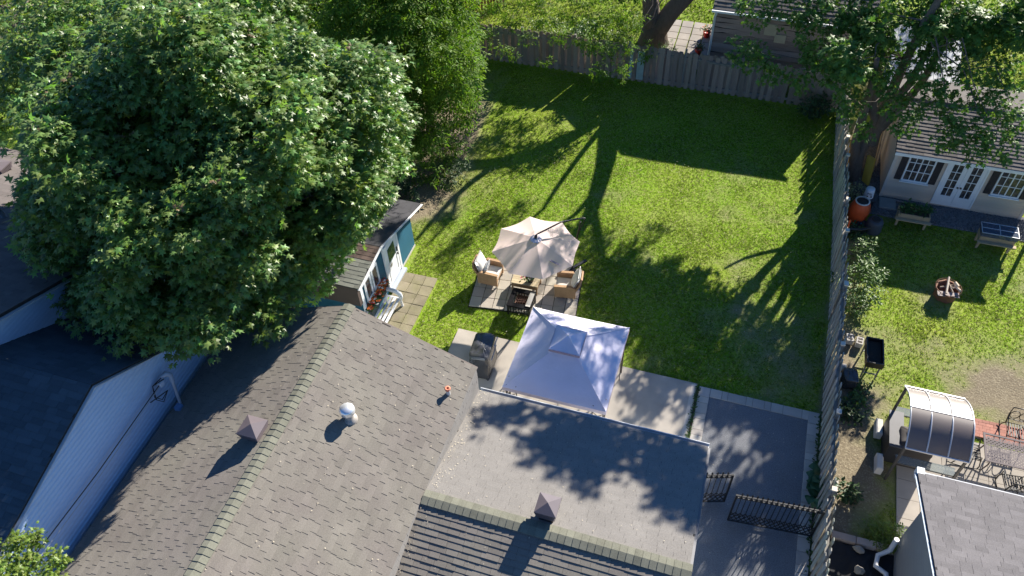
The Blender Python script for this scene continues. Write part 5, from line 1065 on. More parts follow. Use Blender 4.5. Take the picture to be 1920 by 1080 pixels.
def metal_chair(label, c, rz):
    t = thing('metal_chair', label, 'chair', c, rz, 'black metal dining chairs'); b = MB()
    b.tube([(-.25, .25, .43), (.25, .25, .43), (.25, -.22, .43), (-.25, -.22, .43), (-.25, .25, .43)], .016, 6); b.build('seat_frame', BLACKM, t, True)
    b = MB()
    for k in range(7): b.beam((-.21+.07*k, -.21, .435), (-.21+.07*k, .24, .435), .035, .008)
    b.build('seat', BLACKM, t, True)
    b = MB(); b.tube([(-.25, -.22, .43), (-.27, -.3, .75), (-.24, -.36, .98), (.24, -.36, .98), (.27, -.3, .75), (.25, -.22, .43)], .018, 6)
    for cx in (-.125, .125): b.tube([(cx+.12*math.cos(a*.5236), -.3-.0*a, .74+.17*math.sin(a*.5236)) for a in range(13)], .012, 5, False)
    b.beam((-.26, -.26, .56), (.26, -.26, .56), .02); b.build('backrest', BLACKM, t, True)
    for sx in (-1, 1):
        b = MB(); b.tube([(sx*.26, -.29, .7), (sx*.31, -.05, .72), (sx*.31, .2, .66), (sx*.27, .25, .43)], .014, 6); b.build('armrest', BLACKM, t, True)
        b = MB(); b.tube([(sx*.25, .25, .43), (sx*.28, .3, .2), (sx*.26, .3, .02)], .016, 6); b.build('leg', BLACKM, t, True)
        b = MB(); b.tube([(sx*.25, -.22, .43), (sx*.27, -.32, .2), (sx*.25, -.36, .02)], .016, 6); b.build('leg', BLACKM, t, True)
        b = MB(); b.tube([(sx*.26, .42, .06), (sx*.26, .2, .02), (sx*.26, -.1, .015), (sx*.26, -.36, .03), (sx*.26, -.5, .08)], .016, 6); b.build('rocker', BLACKM, t, True)
    return t
metal_chair('black metal chair at the left end of the perforated table', (8.05, 14.45, .03), -math.pi/2)
metal_chair('black metal chair on the house side of the perforated table', (9.1, 13.72, .03), .1)
metal_chair('black metal chair on the lawn side of the perforated table, standing by the bricks', (9.3, 15.5, .03), math.pi)
# post whose shadow falls on the right lawn
b = MB(); b.beam((10.75, 24.6, 0), (10.75, 24.6, 1.75), .1); pp = b.build('clothes_post', RAILW); tag(pp, 'thin wooden post past the right end of the taupe shed', 'post')
for cx, cy, lab in ((-2.3, 33.0, 'red flower pot nearest the downspout of the plank barn'), (-2.15, 34.5, 'red flower pot at the back by the plank barn')):
    flower_pot('red_pot', lab, (cx, cy, .03), .17, .28, mat('red_plastic', (.5, .04, .03), .5), ((REDP, .15),), 16, GRNL, 1.4, .22, int(cy))
# fallen petals on the roofs
def flakes(name, pts, ns, m, label):
    r_ = np.random.default_rng(3); n = len(pts); a = r_.uniform(0, 6.28, n); L = r_.uniform(.008, .026, n); W = L*.42; nz = np.array(ns)
    t1 = np.cross(nz, np.stack([np.cos(a), np.sin(a), np.zeros(n)], 1)); t1 /= np.linalg.norm(t1, axis=1)[:, None]; t2 = np.cross(nz, t1); p = np.array(pts)+nz*.03
    vs = np.stack([p-t1*L[:, None], p+t2*W[:, None], p+t1*L[:, None], p-t2*W[:, None]], 1).reshape(-1, 3); me = np_mesh(name, vs, np.arange(4*n).reshape(n, 4), 4); me.materials.append(m); o = bpy.data.objects.new(name, me); COL.objects.link(o); o['kind'] = 'stuff'; tag(o, label, 'petals'); return o
r_ = np.random.default_rng(12); pts = []; ns = []
nR = np.array(V((0, 1, 0)).cross(vR)); nB = np.array(V((-1, 0, 0)).cross(vB)); nF = np.array(V((1, 0, 0)).cross(vF)); nL = np.array(V((0, -1, 0)).cross(vL))
for k in range(95): t, y = r_.random(), r_.uniform(3.5, 11); pts.append(np.array((XE, y, ZE))+np.array(vR)*LR*t); ns.append(nR)
for k in range(45): t, y = r_.random(), r_.uniform(3.5, 11); pts.append(np.array((XL, y, ZE))+np.array(vL)*LL*t); ns.append(nL)
for k in range(210):
    x = GX0+.05+(abs(r_.normal())*.22 if k < 140 else r_.uniform(0, 6)); t = r_.random()
    if x < GX1: pts.append(np.array((x, GYE, GE))+np.array(vB)*LB*t); ns.append(nB)
for k in range(120):
    x = GX0+.05+(abs(r_.normal())*.12 if k < 70 else r_.uniform(0, 6)); t = r_.random(); pts.append(np.array((x, GYF, GE))+np.array(vF)*LF*t); ns.append(nF)
flakes('fallen_petals', pts, ns, mat('petal_pale', (.5, .44, .33), .8), 'pale fallen seeds scattered over the roofs')
pts = [(r_.uniform(.6, 4), r_.uniform(9, 14.8), .005) for k in range(90)]; flakes('fallen_petals', pts, [np.array((0, 0, 1.))]*90, mat('petal_pale', (.62, .55, .42), .8), 'pale fallen seeds scattered over the driveway')
# ------------------------------------------------------------------ trees
LMAP = mat('maple_leaf', (.125, .205, .055), .42, .3, .7, isl=True, rnd=.42, hue=.035, transl=.4, spec=.45)
LYEL = mat('young_maple_leaf', (.13, .19, .03), .45, .15, 2, isl=True, rnd=.3, hue=.02, transl=.3, spec=.4)
LBOX = mat('boxelder_leaf', (.105, .185, .024), .55, .15, .8, isl=True, rnd=.34, hue=.02, transl=.38, spec=.2)
LSIL = mat('back_maple_leaf', (.085, .165, .032), .5, .18, .9, isl=True, rnd=.34, hue=.02, transl=.26, spec=.22)
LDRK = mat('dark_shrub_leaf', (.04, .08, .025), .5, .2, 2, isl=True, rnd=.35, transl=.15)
LPALE = mat('pale_shrub_leaf', (.1, .165, .05), .55, .2, 2, isl=True, rnd=.35, transl=.2)
def tree(name, label, base, limbs, parts, group=None):
    t = thing(name, label, 'tree', base, 0, group); b = MB()
    for k, (pts, rs) in enumerate(limbs):
        b2 = MB(); b2.tube(pts, rs, 10 if k == 0 else 7); b2.build('trunk' if k == 0 else 'limb', BARK if rs[0] > .06 else TWIG, t)
    for me in parts: crown_part('crown', me, t)
    return t
def twigs_to(lobes, frm, r0=.05, seed=1):
    r = np.random.default_rng(seed); out = []
    for l in lobes:
        a = min(frm, key=lambda q: (V(q)-V(l[:3])).length); out.append((limb_path(a, l[:3], .5, 5, r), [r0, r0*.8, r0*.6, r0*.45, r0*.3, r0*.15]))
    return out
# boughs of the two back trees: each stands up-sun of the patch of shade it throws on lawn, gazebo, roofs and drive
SHADE = {'garage': (3.0, 26.5, ((930, 760, .35), (980, 765, .35), (1040, 775, .4), (1100, 785, .45), (1160, 800, .5), (1220, 815, .5), (1280, 835, .5), (1060, 820, .5), (1120, 830, .55), (1000, 860, .42), (1050, 880, .5), (1110, 880, .45), (1090, 920, .33), (1240, 870, .5), (1260, 930, .5), (1300, 900, .5), (1230, 970, .32), (1280, 990, .38), (1300, 960, .4), (1310, 1020, .25))),
 'gazebo': (2.5, 29.5, ((1020, 610, .25), (1130, 640, .33), (1160, 620, .3), (1000, 660, .38), (1050, 690, .3), (1000, 710, .42), (1060, 740, .36), (1150, 690, .28), (1120, 740, .22), (970, 720, .28), (1160, 720, .22), (1050, 475, .28), (940, 490, .22), (1060, 440, .25), (1030, 500, .2))),
 'drive': (0.0, 26.5, ((1200, 720, .45), (1230, 750, .36), (1200, 770, .33), (1290, 730, .22), (1280, 790, .28), (1340, 760, .5), (1400, 770, .5), (1350, 805, .25), (1425, 850, .24), (1380, 1000, .22), (1445, 930, .36), (1325, 1060, .5), (1395, 940, .3), (1330, 940, .25), (1470, 1000, .4), (1460, 790, .6), (1480, 840, .6), (1490, 900, .6), (1440, 900, .28), (1340, 900, .33), (1480, 960, .6), (1420, 980, .34), (1350, 960, .38), (1340, 1020, .55), (1420, 1050, .3), (1480, 1040, .5))),
 'lawn': (0.0, 32.0, ((1100, 480, .5), (1130, 530, .5), (1200, 540, .6), (1180, 600, .6), (1250, 580, .6), (1120, 570, .5), (1160, 560, .5), (1240, 520, .45), (1170, 490, .4), (1220, 650, .55), (900, 430, .35), (850, 470, .38), (820, 420, .36), (960, 400, .3), (1030, 232, .3), (890, 230, .28), (930, 215, .2), (960, 240, .16), (1220, 440, .2), (1060, 440, .3))),
 'low': (0.0, 27.0, ((1300, 620, .6), (1420, 720, .4), (1350, 700, .5), (1260, 690, .6), (1290, 540, .45), (1310, 580, .5), (1240, 620, .5)))}
def up_sun(key):
    zg, yt, L = SHADE[key]; out = []; r = np.random.default_rng(len(L))
    for px, py, rad in L:
        rad *= {'low': .7, 'lawn': .84, 'drive': 1.0}.get(key, 1.0)
        g_ = P(px, py, zg); z = zg+(yt+r.normal()*.7-g_.y)/1.839; out.append((g_.x+.687*(z-zg), g_.y+1.839*(z-zg), z, rad))
    return out
# big maple over the left side
MC = (-13.5, 13.75, 6.9); ML = []
for l in ellipsoid_lobes(MC, (4.5, 4.5, 3.7), 44, 1.45, zmin=-.8):       # boughs, each carrying its own leaf clumps on the outer side
    o_ = np.array(l[:3])-np.array(MC); o_ /= np.linalg.norm(o_); o_[2] += .35
    for k in range(11):
        v = RNG.normal(size=3); v /= np.linalg.norm(v)
        if v.dot(o_) < -.25: v = -v
        c_ = np.array(l[:3])+v*l[3]*RNG.uniform(.6, 1.0)*np.array([1, 1, .75]); q_ = (*c_, RNG.uniform(.42, .78)); px_, py_ = PIX(c_)
        if not (px_ < 75 and py_ > 170): ML.append(q_)
ML += ellipsoid_lobes(MC, (2.6, 2.6, 2.2), 14, 1.5)
ML += [tuple(P(700, 150, 7.0))+(.9,), tuple(P(670, 320, 5.2))+(.9,), tuple(P(620, 410, 4.8))+(.8,), tuple(P(550, 490, 5))+(.8,), tuple(P(110, 210, 7.5))+(.9,), tuple(P(150, 110, 8.5))+(1.1,), tuple(P(90, 270, 7))+(.7,), tuple(P(250, 30, 9))+(1.2,), tuple(P(60, 70, 8))+(1.0,), tuple(P(25, 150, 7.5))+(.8,), tuple(P(120, 20, 9))+(1.1,), tuple(P(740, 215, 6))+(.5,), tuple(P(725, 130, 6.5))+(.5,), tuple(P(735, 300, 5.4))+(.45,), tuple(P(340, 590, 6))+(.8,), tuple(P(180, 560, 6.2))+(.8,), tuple(P(720, 250, 5.6))+(.8,), ]
WALL = [RAY(x, y, (-12.4, 0, 0), (1, 0, 0)) for x, y in ((55, 960), (95, 915), (125, 880), (150, 825), (180, 775), (205, 825), (170, 875), (130, 935), (85, 985), (50, 1015), (235, 735), (255, 790), (110, 965), (215, 770), (290, 740), (150, 905))]+[P(x, y, 5.5) for x, y in ((30, 880), (60, 840), (15, 940), (70, 790), (110, 800), (0, 1000), (20, 820), (100, 740), (40, 730))]
WL = [(g_.x+.687*(12.0-g_.y)/1.839, 12.0, g_.z+(12.0-g_.y)/1.839, .29 if i < 16 else .55) for i, g_ in enumerate(WALL) if i % 3 != 1]  # sparse maple clumps added up-sun to dapple the neighbour's wall and roof
tp, td = lobe_tips(ML, 82, shell=.4, flat=.62); tp2, td2 = lobe_tips(WL, 11, shell=.3, flat=.7); tp, td = np.concatenate([tp, tp2]), np.concatenate([td, td2])
cc = (tp-np.array((0, 0, CAMH)))@CM.T; qx, qy = 960+FPX*cc[:, 0]/cc[:, 2], 540+FPX*cc[:, 1]/cc[:, 2]; ok_ = ~((qy > 345) & (qx > 722-(qy-360)*.62)); tp, td = tp[ok_], td[ok_]      # the shed roof and bench stay clear of the boughs
me1 = leaf_mesh('crown', tp, td, 11, 'maple', .185, LMAP, .42, .3, up=1.0)
inn = RNG.normal(size=(1500, 3)); inn *= (RNG.random(1500)**.4*3.6/np.linalg.norm(inn, axis=1))[:, None]; inn = inn*np.array([1, 1, .85])+np.array([MC]); me2 = leaf_mesh('crown', inn, RNG.normal(size=(1500, 3))*.3, 7, 'maple', .26, LMAP, .5, .5)
tops = [l for l in ML if l[2] > 7]; tt = np.array([(l[0]+RNG.normal()*.2, l[1]+RNG.normal()*.2, l[2]+l[3]*.62) for l in tops[::3]])
me3 = leaf_mesh('crown', tt, np.tile([[0, 0, 1.]], (len(tt), 1)), 5, 'maple', .13, mat('reddish_young_leaf', (.14, .1, .05), .5, .2, 3, isl=True, rnd=.3, transl=.2), .2, .12)
mb = V((-13.2, 14.2, 0)); fork = mb+V((0, 0, 2.6)); forks = [fork+V((0, 0, 1.2)), V((-15, 15, 6)), V((-11.5, 13, 6)), V((-13.5, 12, 6.5)), V((-12.5, 16, 6))]
limbs = [([mb, mb+V((.05, 0, 1.4)), fork, fork+V((0, 0, 1.6)), V((-13.4, 13.8, 8.5))], [.42, .34, .32, .2, .08])]+[(limb_path(fork, f, .3), [.2, .18, .16, .14, .12, .1, .08]) for f in forks[1:]]+twigs_to(ML[::9], forks, .06)
tree('maple_tree', 'huge dark green maple filling the upper left above the blue shed', mb, limbs, [me1, me2, me3])
# light green box elder beyond it
BL = ellipsoid_lobes((-12.1, 23.7, 4.3), (2.5, 2.9, 4.0), 40, 1.0, zmin=-.85, inner=3)+[tuple(P(840, 270, .9))+(.6,), tuple(P(810, 310, .7))+(.6,), tuple(P(870, 200, 1.8))+(.7,), tuple(P(850, 60, 3))+(.8,), tuple(P(760, 250, 1.5))+(.8,)]
tp, td = lobe_tips(BL, 64); cc = (tp-np.array((0, 0, CAMH)))@CM.T; ok_ = 960+FPX*cc[:, 0]/cc[:, 2] < 893; tp, td = tp[ok_], td[ok_]; me1 = leaf_mesh('crown', tp, td, 9, 'compound', .3, LBOX, .8, .28)
bb_ = V((-11.9, 24.2, 0)); tree('box_elder', 'drooping light green box elder between the maple and the back fence', bb_, [([bb_, bb_+V((.1, 0, 2)), bb_+V((0, -.2, 5))], [.2, .15, .06])]+twigs_to(BL[::3], [bb_+V((.1, 0, 2)), bb_+V((0, -.2, 4.5))], .04, 2), [me1])
# twin-trunk tree behind the fence; most of its crown is above the picture and dapples the lawn, gazebo and roofs
def limb_for_shade(yt, pts, r0, r1, yj=.0):      # a limb in the plane y = yt whose shadow runs over these points of the lawn
    out = []; n = len(pts)
    for k, (x, y) in enumerate(pts):
        g_ = P(x, y, 0); z = (yt+yj*k-g_.y)/1.839; out.append(V((g_.x+.687*z, yt+yj*k, z)))
    return (out, [r0+(r1-r0)*k/(n-1) for k in range(n)])
tb = V((-4.43, 33.4, 0)); fk = tb+V((.0, 0, .7))
LS = limb_for_shade(33.4, [(1108, 236), (1060, 262), (1000, 288), (940, 303), (890, 308), (830, 306), (760, 312)], .34, .13); LS = ([fk+V((-.1, 0, 0)), V((-4.75, 33.5, 1.9)), V((-4.95, 33.4, 3.0))]+LS[0], [.44, .38, .34]+LS[1])
RS = limb_for_shade(33.4, [(1146, 232), (1142, 270), (1136, 310), (1124, 350), (1112, 390), (1095, 420), (1075, 450), (1060, 480)], .36, .14); RS = ([fk+V((.15, 0, 0)), V((-3.75, 33.5, 1.7))]+RS[0], [.46, .4]+RS[1])
limbs = [([tb+V((0, 0, -.1)), tb+V((0, 0, .35)), fk, fk+V((0, 0, .4))], [.78, .64, .58, .3]), LS, RS,
         limb_for_shade(33.3, [(1128, 240), (1100, 275), (1070, 315), (1045, 350), (1020, 390), (985, 420)], .13, .06), limb_for_shade(33.3, [(935, 304), (890, 335), (850, 370), (815, 410), (780, 450)], .17, .07), limb_for_shade(33.2, [(880, 308), (840, 335), (800, 360), (750, 400)], .12, .05), limb_for_shade(33.1, [(860, 362), (850, 400), (830, 430), (800, 460)], .08, .04),
         limb_for_shade(33.0, [(1124, 350), (1080, 400), (1050, 420), (1020, 440)], .12, .05), limb_for_shade(33.0, [(1112, 390), (1120, 430), (1130, 470), (1150, 530)], .16, .05)]
LTIP, RTIP = LS[0][-1], RS[0][-1]
CL = up_sun('gazebo')+up_sun('lawn')+[(-1.5, 33, 13.5, 1.0), (.6, 32.6, 13.8, 1.1), (-3.8, 32.6, 10.8, .8)]
tp, td = lobe_tips(CL, 170, shell=.35); me1 = leaf_mesh('crown', tp, td, 8, 'compound', .3, LBOX, .6, .24)
# low hanging boughs in front of the fence
HB = [(P(905, 55, 2.6), .5), (P(960, 30, 2.8), .55), (P(1020, 25, 3.0), .6), (P(1075, 20, 3.2), .6), (P(1130, 40, 3.0), .7), (P(1120, 85, 2.6), .55), (P(1160, 75, 2.7), .6), (P(1130, 120, 2.2), .4), (P(1165, 120, 2.0), .35), (P(1180, 40, 3.1), .6), (P(1050, 60, 2.3), .4), (P(990, 70, 1.9), .3), (P(1020, 112, 1.2), .22), (P(1115, 135, 1.5), .22), (P(1160, 145, 1.3), .25), (P(935, 85, 1.6), .3), (P(1215, 92, 1.8), .35), (P(1000, -15, 3.6), .7), (P(1100, -20, 3.8), .8), (P(1180, -20, 3.8), .7), (P(930, 0, 3.2), .6), (P(1085, 72, 2.2), .4), (P(960, 100, 1.3), .2)]
HL = [tuple(p)+(r,) for p, r in HB]; tp, td = lobe_tips(HL, 58, shell=.2); me2 = leaf_mesh('crown', tp, td, 9, 'compound', .23, LBOX, .7, .2)
src = [LS[0][6], LS[0][8], LS[0][4]]
tree('twin_trunk_tree', 'old tree with forked grey trunk behind the back fence, leaning two ways', tb, limbs+[(p_, [r_ * .5 for r_ in q_]) for p_, q_ in twigs_to(HL, src, .05, 5)]+twigs_to(CL[::3], [RTIP, RS[0][-3], limbs[-1][0][-1], LS[0][5], limbs[3][0][-1]], .04, 11), [me1, me2])
# leaning tree by the side fence
lb = V((4.75, 26.1, 0)); LT = [lb+V((-.05, 0, -.1)), P(1608, 290, .9), P(1640, 232, 2.0), P(1672, 172, 3.2), P(1700, 110, 4.6), P(1735, 40, 6.4), V((5.9, 27.2, 9.0)), V((6.0, 27, 11.5))]
VL = [((1400, 95), 4.4, .75), ((1450, 130), 4.2, .6), ((1500, 140), 4.2, .5), ((1530, 60), 5.2, .9), ((1560, 120), 4.6, .75), ((1590, 160), 4.2, .6), ((1600, 200), 3.6, .55), ((1625, 240), 2.8, .4), ((1640, 60), 5.4, .9), ((1610, 110), 4.9, .8), ((1660, 130), 4.8, .7), ((1680, 190), 4.2, .55), ((1700, 230), 3.9, .5), ((1720, 60), 5.8, 1.0), ((1740, 140), 5.0, .8), ((1760, 200), 4.7, .7), ((1800, 240), 4.4, .6), ((1840, 280), 4.2, .45), ((1870, 250), 4.6, .55), ((1800, 60), 6.0, 1.0), ((1820, 150), 5.2, .9), ((1870, 190), 5.0, .7), ((1905, 230), 4.8, .6), ((1850, 60), 6.2, .9), ((1890, 130), 5.6, .7), ((1900, 20), 6.6, .9), ((1500, 10), 5.6, .9), ((1420, 10), 5.4, .8), ((1580, 10), 6.0, 1.0), ((1680, 0), 6.4, 1.0), ((1780, -10), 6.8, 1.1), ((1760, 260), 3.9, .35), ((1895, 285), 4.4, .35), ((1515, 95), 4.6, .4)]
VL = [tuple(P(*p, z))+(r,) for p, z, r in VL]
tp, td = lobe_tips(VL, 68, shell=.3); me1 = leaf_mesh('crown', tp, td, 10, 'maple', .155, LSIL, .85, .22)
UL = up_sun('garage')+up_sun('drive')+up_sun('low')
tp, td = lobe_tips(UL, 150, shell=.35); me2 = leaf_mesh('crown', tp, td, 6, 'maple', .25, LSIL, .6, .24)
fr_ = [P(1640, 232, 2.0), P(1672, 172, 3.2), P(1700, 110, 4.6), P(1735, 40, 6.4)]
T2 = [lb+V((-.15, .1, .3)), P(1608, 262, 1.6)]
limbs = [(LT, [.28, .24, .2, .17, .15, .12, .08, .04]), ([lb+V((-.1, .1, .2)), P(1604, 268, 1.5), P(1628, 185, 3.3), P(1645, 110, 5.2)], [.2, .17, .13, .09])]
for pts, r0, r1 in (([(1562, 392), (1530, 432), (1480, 462), (1432, 508), (1385, 560), (1325, 620)], .17, .08), ([(1545, 415), (1500, 480), (1455, 535), (1405, 605), (1345, 690)], .15, .06), ([(1500, 482), (1470, 555), (1430, 620), (1385, 695)], .13, .05), ([(1535, 435), (1515, 500), (1490, 560), (1455, 620), (1405, 705)], .14, .06), ([(1480, 462), (1440, 470), (1400, 480), (1360, 500)], .06, .03)): limbs.append(limb_for_shade(26.5, pts, r0*1.3, r1*1.3, .12))
limbs = limbs+twigs_to(VL[::2], fr_, .035, 6)+twigs_to(UL[::3], [limbs[2][0][-1], limbs[3][0][-1], V((5.9, 27.2, 9)), V((6.0, 27, 11))], .04, 7)
tree('leaning_tree', 'leafy maple on a leaning grey trunk between the side fence and taupe shed', lb, limbs, [me1, me2])
# tree at the very upper left
UL2 = [tuple(P(x, y, z))+(r,) for x, y, z, r in ((20, 30, 5, .9), (60, 100, 4.2, .8), (10, 110, 4.6, .8), (90, 20, 5, .9), (30, 170, 4, .9), (130, 80, 5, .8), (20, 150, 5, 1.2), (5, 205, 4.6, 1.1), (50, 175, 5, 1.0), (30, 110, 5.4, 1.1), (85, 140, 5, .9), (10, 20, 6, 1.0), (70, 200, 4, .8), (-40, 60, 5.5, 1.0), (120, 50, 4.5, .5), (60, 150, 3.8, .5), (0, 210, 3.8, .5), (150, -10, 5.5, .9), (60, -40, 6, 1.0), (-40, 180, 4.5, .8), (230, -20, 5.5, 1.0), (10, 70, 4.4, .5))]
tp, td = lobe_tips(UL2, 34, shell=.2); me1 = leaf_mesh('crown', tp, td, 9, 'maple', .2, LYEL, .5, .3); ub = V((-29, 24, 0))
tree('corner_tree', 'yellow-green tree with bare twigs at the extreme upper left corner', ub, [([ub, ub+V((.2, 0, 3)), ub+V((1, -.5, 6))], [.3, .22, .08])]+twigs_to(UL2, [ub+V((.2, 0, 3)), ub+V((1, -.5, 5.5))], .07, 8), [me1])
# background trees and hedges past the top edge, which close the view between the crowns
for k, (c, r, lr, n) in enumerate((((-19, 26, 3.2), (3.0, 3, 3.2), 1.3, 26), ((-15.5, 31, 3.2), (2.6, 2.6, 3.2), 1.2, 24), ((-23, 31, 4.2), (3.5, 3.4, 4), 1.5, 26), ((8.8, 41, 4.0), (3, 2.6, 3.2), 1.3, 22), ((15.5, 37.5, 3.2), (2.6, 2.6, 3), 1.2, 20))):
    L_ = ellipsoid_lobes(c, r, n, lr, zmin=-.9, inner=3); tp, td = lobe_tips(L_, 26); me1 = leaf_mesh('crown', tp, td, 9, 'maple' if k in (0, 2) else 'compound', .24, (LMAP, LBOX, LMAP, LSIL, LYEL)[k], .5, .34); bse = V((c[0], c[1], 0))
    tree('background_tree', ('dark tree behind the big maple at the left', 'light tree between the box elder and the red fence', 'dark tree at the top left behind the maple', 'dark tree beyond the white metal roof', 'yellow-green tree at the upper right corner')[k], bse, [([bse, bse+V((0, 0, c[2]*.7)), bse+V((.2, .1, c[2]*1.3))], [.25, .2, .08])], [me1])
# sprigs of a young maple at the lower left
SPL = [tuple(P(x, y, 7.0))+(r,) for x, y, r in ((20, 1022, .2), (55, 1010, .22), (75, 1012, .13), (15, 1060, .25), (50, 1055, .2), (68, 1048, .13), (105, 1042, .16), (112, 1058, .13), (92, 1075, .14), (0, 1090, .3), (40, 1090, .25), (95, 1100, .2))]
tp, td = lobe_tips(SPL, 900, shell=.1); me1 = leaf_mesh('crown', tp, td, 4, 'maple', .085, LYEL, .35, .07); yb = V((-11.3, -1.5, 0)); yt = V((-10.6, 1.6, 6.6))
tree('young_maple', 'bright yellow-green maple sprigs poking up at the lower left corner', yb, [([yb, yb+V((.1, .4, 3)), V((-10.9, .4, 5.6)), yt], [.12, .09, .05, .025])]+[(limb_path(yt, l[:3], .3, 5), [.022, .02, .016, .012, .009, .005]) for l in SPL[::2]], [me1])

# ------------------------------------------------------------------ shrubs and small plants
def shrub(name, label, c, r, h, kind, size, m, dens=60, per=7, flat=1.0, cat='shrub', n=9):
    t = thing(name, label, cat, c); L_ = [(RNG.normal()*r*.35, RNG.normal()*r*.35, h*RNG.uniform(.35, .75), r*RNG.uniform(.4, .6)) for _ in range(n)]
    tp, td = lobe_tips(L_, dens/r**1.0, shell=.2, flat=h/r/2 if flat == 1.0 else flat); tp[:, 2] = np.abs(tp[:, 2]); me = leaf_mesh('foliage', tp, td, per, kind, size, m, .3, .12); o = link(bpy.data.objects.new('foliage', me), t); o['kind'] = 'stuff'
    b = MB()
    for k in range(6): a = k*1.05; b.tube([(0, 0, 0), (math.cos(a)*r*.3, math.sin(a)*r*.3, h*.35), (math.cos(a)*r*.55, math.sin(a)*r*.55, h*.75)], [.02, .014, .006], 5)
    b.build('stem', TWIG, t, True); return t
shrub('leafy_shrub', 'pale leafy shrub nearest the black pipe on the right of the fence', (4.95, 21.7, 0), .5, .9, 'oval', .11, LPALE)
shrub('leafy_shrub', 'tall green shrub in the middle of the three along the fence', (4.92, 20.4, 0), .72, 1.1, 'oval', .11, mat('shrub_green', (.08, .145, .035), .5, .2, 2, isl=True, rnd=.35, transl=.2), 80)
shrub('leafy_shrub', 'rounded green shrub beside the fence above the concrete blocks', (4.95, 19.25, 0), .72, 1.0, 'oval', .1, MATS['shrub_green'], 80)
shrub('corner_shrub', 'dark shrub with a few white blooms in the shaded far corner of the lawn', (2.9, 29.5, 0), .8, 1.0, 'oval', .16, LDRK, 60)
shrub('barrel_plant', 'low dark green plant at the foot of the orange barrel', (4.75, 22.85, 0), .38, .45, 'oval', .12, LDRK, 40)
shrub('variegated_shrub', 'pale white-flecked shrub left of the bucket stand', (4.6, 24.7, 0), .42, .9, 'oval', .1, mat('variegated', (.3, .34, .2), .5, .3, 5, isl=True, rnd=.4, transl=.2), 40)
shrub('weed_clump', 'yellow-green weed clump at the corner of the right house wall', (6.0, 11.35, 0), .4, .55, 'compound', .16, LYEL, 60)
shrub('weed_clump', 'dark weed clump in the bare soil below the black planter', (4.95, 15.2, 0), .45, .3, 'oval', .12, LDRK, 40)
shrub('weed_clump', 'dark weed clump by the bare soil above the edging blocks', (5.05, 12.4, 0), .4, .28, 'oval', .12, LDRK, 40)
shrub('weed_clump', 'flat green weeds behind the sack at the fence', (5.3, 15.9, 0), .4, .25, 'oval', .11, MATS['shrub_green'], 40)
shrub('sapling', 'pale sunlit sapling at the foot of the forked trunk behind the back fence', (-3.5, 31.6, 0), .5, 1.5, 'compound', .16, LPALE, 50)
shrub('back_shrub', 'bright green shrub behind the left end of the back fence', (-9.6, 31.6, 0), 1.1, 1.7, 'compound', .24, LYEL, 50)
shrub('back_shrub', 'bright shrub behind the back fence just left of the forked trunk', (-5.8, 31.6, 0), .9, 1.7, 'compound', .24, LYEL, 50)
shrub('back_shrub', 'mid-green shrub behind the back fence between two brighter ones', (-7.7, 32.2, 0), 1.1, 1.5, 'oval', .18, MATS['shrub_green'], 50)
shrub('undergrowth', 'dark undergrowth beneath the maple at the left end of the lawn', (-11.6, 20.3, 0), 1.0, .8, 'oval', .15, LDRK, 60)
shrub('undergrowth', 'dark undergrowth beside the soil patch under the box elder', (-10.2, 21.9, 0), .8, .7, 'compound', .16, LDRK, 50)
hs_ = thing('hosta', 'broad-leaved hosta growing over the driveway border at the fence', 'plant', (4.12, 12.3, .04)); r_ = np.random.default_rng(4)
LH = mat('hosta_leaf', (.055, .12, .05), .5, .15, 5, rnd=.15); hm = MB(); vs = []
for k in range(6):
    t = k/5; w_ = .15*math.sin(math.pi*min(1, t*.85+.12)); vs += [(-w_, t*.34, .1*math.sin(t*2.6)+.02), (0, t*.34, .1*math.sin(t*2.6)), (w_, t*.34, .1*math.sin(t*2.6)+.02)]
hm.add(vs, [(3*k+j, 3*k+j+1, 3*k+j+4, 3*k+j+3) for k in range(5) for j in (0, 1)], True); hme = hm.mesh('large_leaf', LH)
pieces([Matrix.Translation((4.12+r_.normal()*.1, 12.3+r_.normal()*.25, .12+.2*r_.random()))@Matrix.Rotation(r_.uniform(.3, 5.9), 4, 'Z')@Matrix.Rotation(r_.uniform(-.2, .5), 4, 'X')@Matrix.Scale(r_.uniform(.7, 1.15), 4) for k in range(24)], 'large_leaf', hme, LH, hs_)

# ------------------------------------------------------------------ grass
def keep_grass(x, y):
    k = np.ones(len(x), bool)
    def rect(x0, x1, y0, y1): return (x > x0) & (x < x1) & (y > y0) & (y < y1)
    for r in ((-7.34, .56, 5, 14.9), (.5, 4.16, 0, 14.87), (6.2, 11.9, 10.9, 15.12), (7.58, 11, 15.3, 15.97), (4.4, 6.3, 7, 11.2), (4.7, 11.2, 24.15, 29), (-13, -9.95, 13.8, 18.2), (-10.02, -8.7, 13.3, 16.82), (-12.2, -5, 0, 11.3), (4.08, 4.4, 6, 30), (-15, 4.4, 30.2, 30.42), (-1.8, 4.5, 31.3, 36), (-4.0, -1.7, 31.8, 35.7), (5.4, 10, 29.3, 33)): k &= ~rect(*r)
    a = (x-PO.x)*pu.x+(y-PO.y)*pu.y; c = (x-PO.x)*pv_.x+(y-PO.y)*pv_.y; k &= ~((abs(a) < 1.8) & (abs(c) < 1.1)); k &= (x-7.74)**2+(y-20.72)**2 > .2
    return k
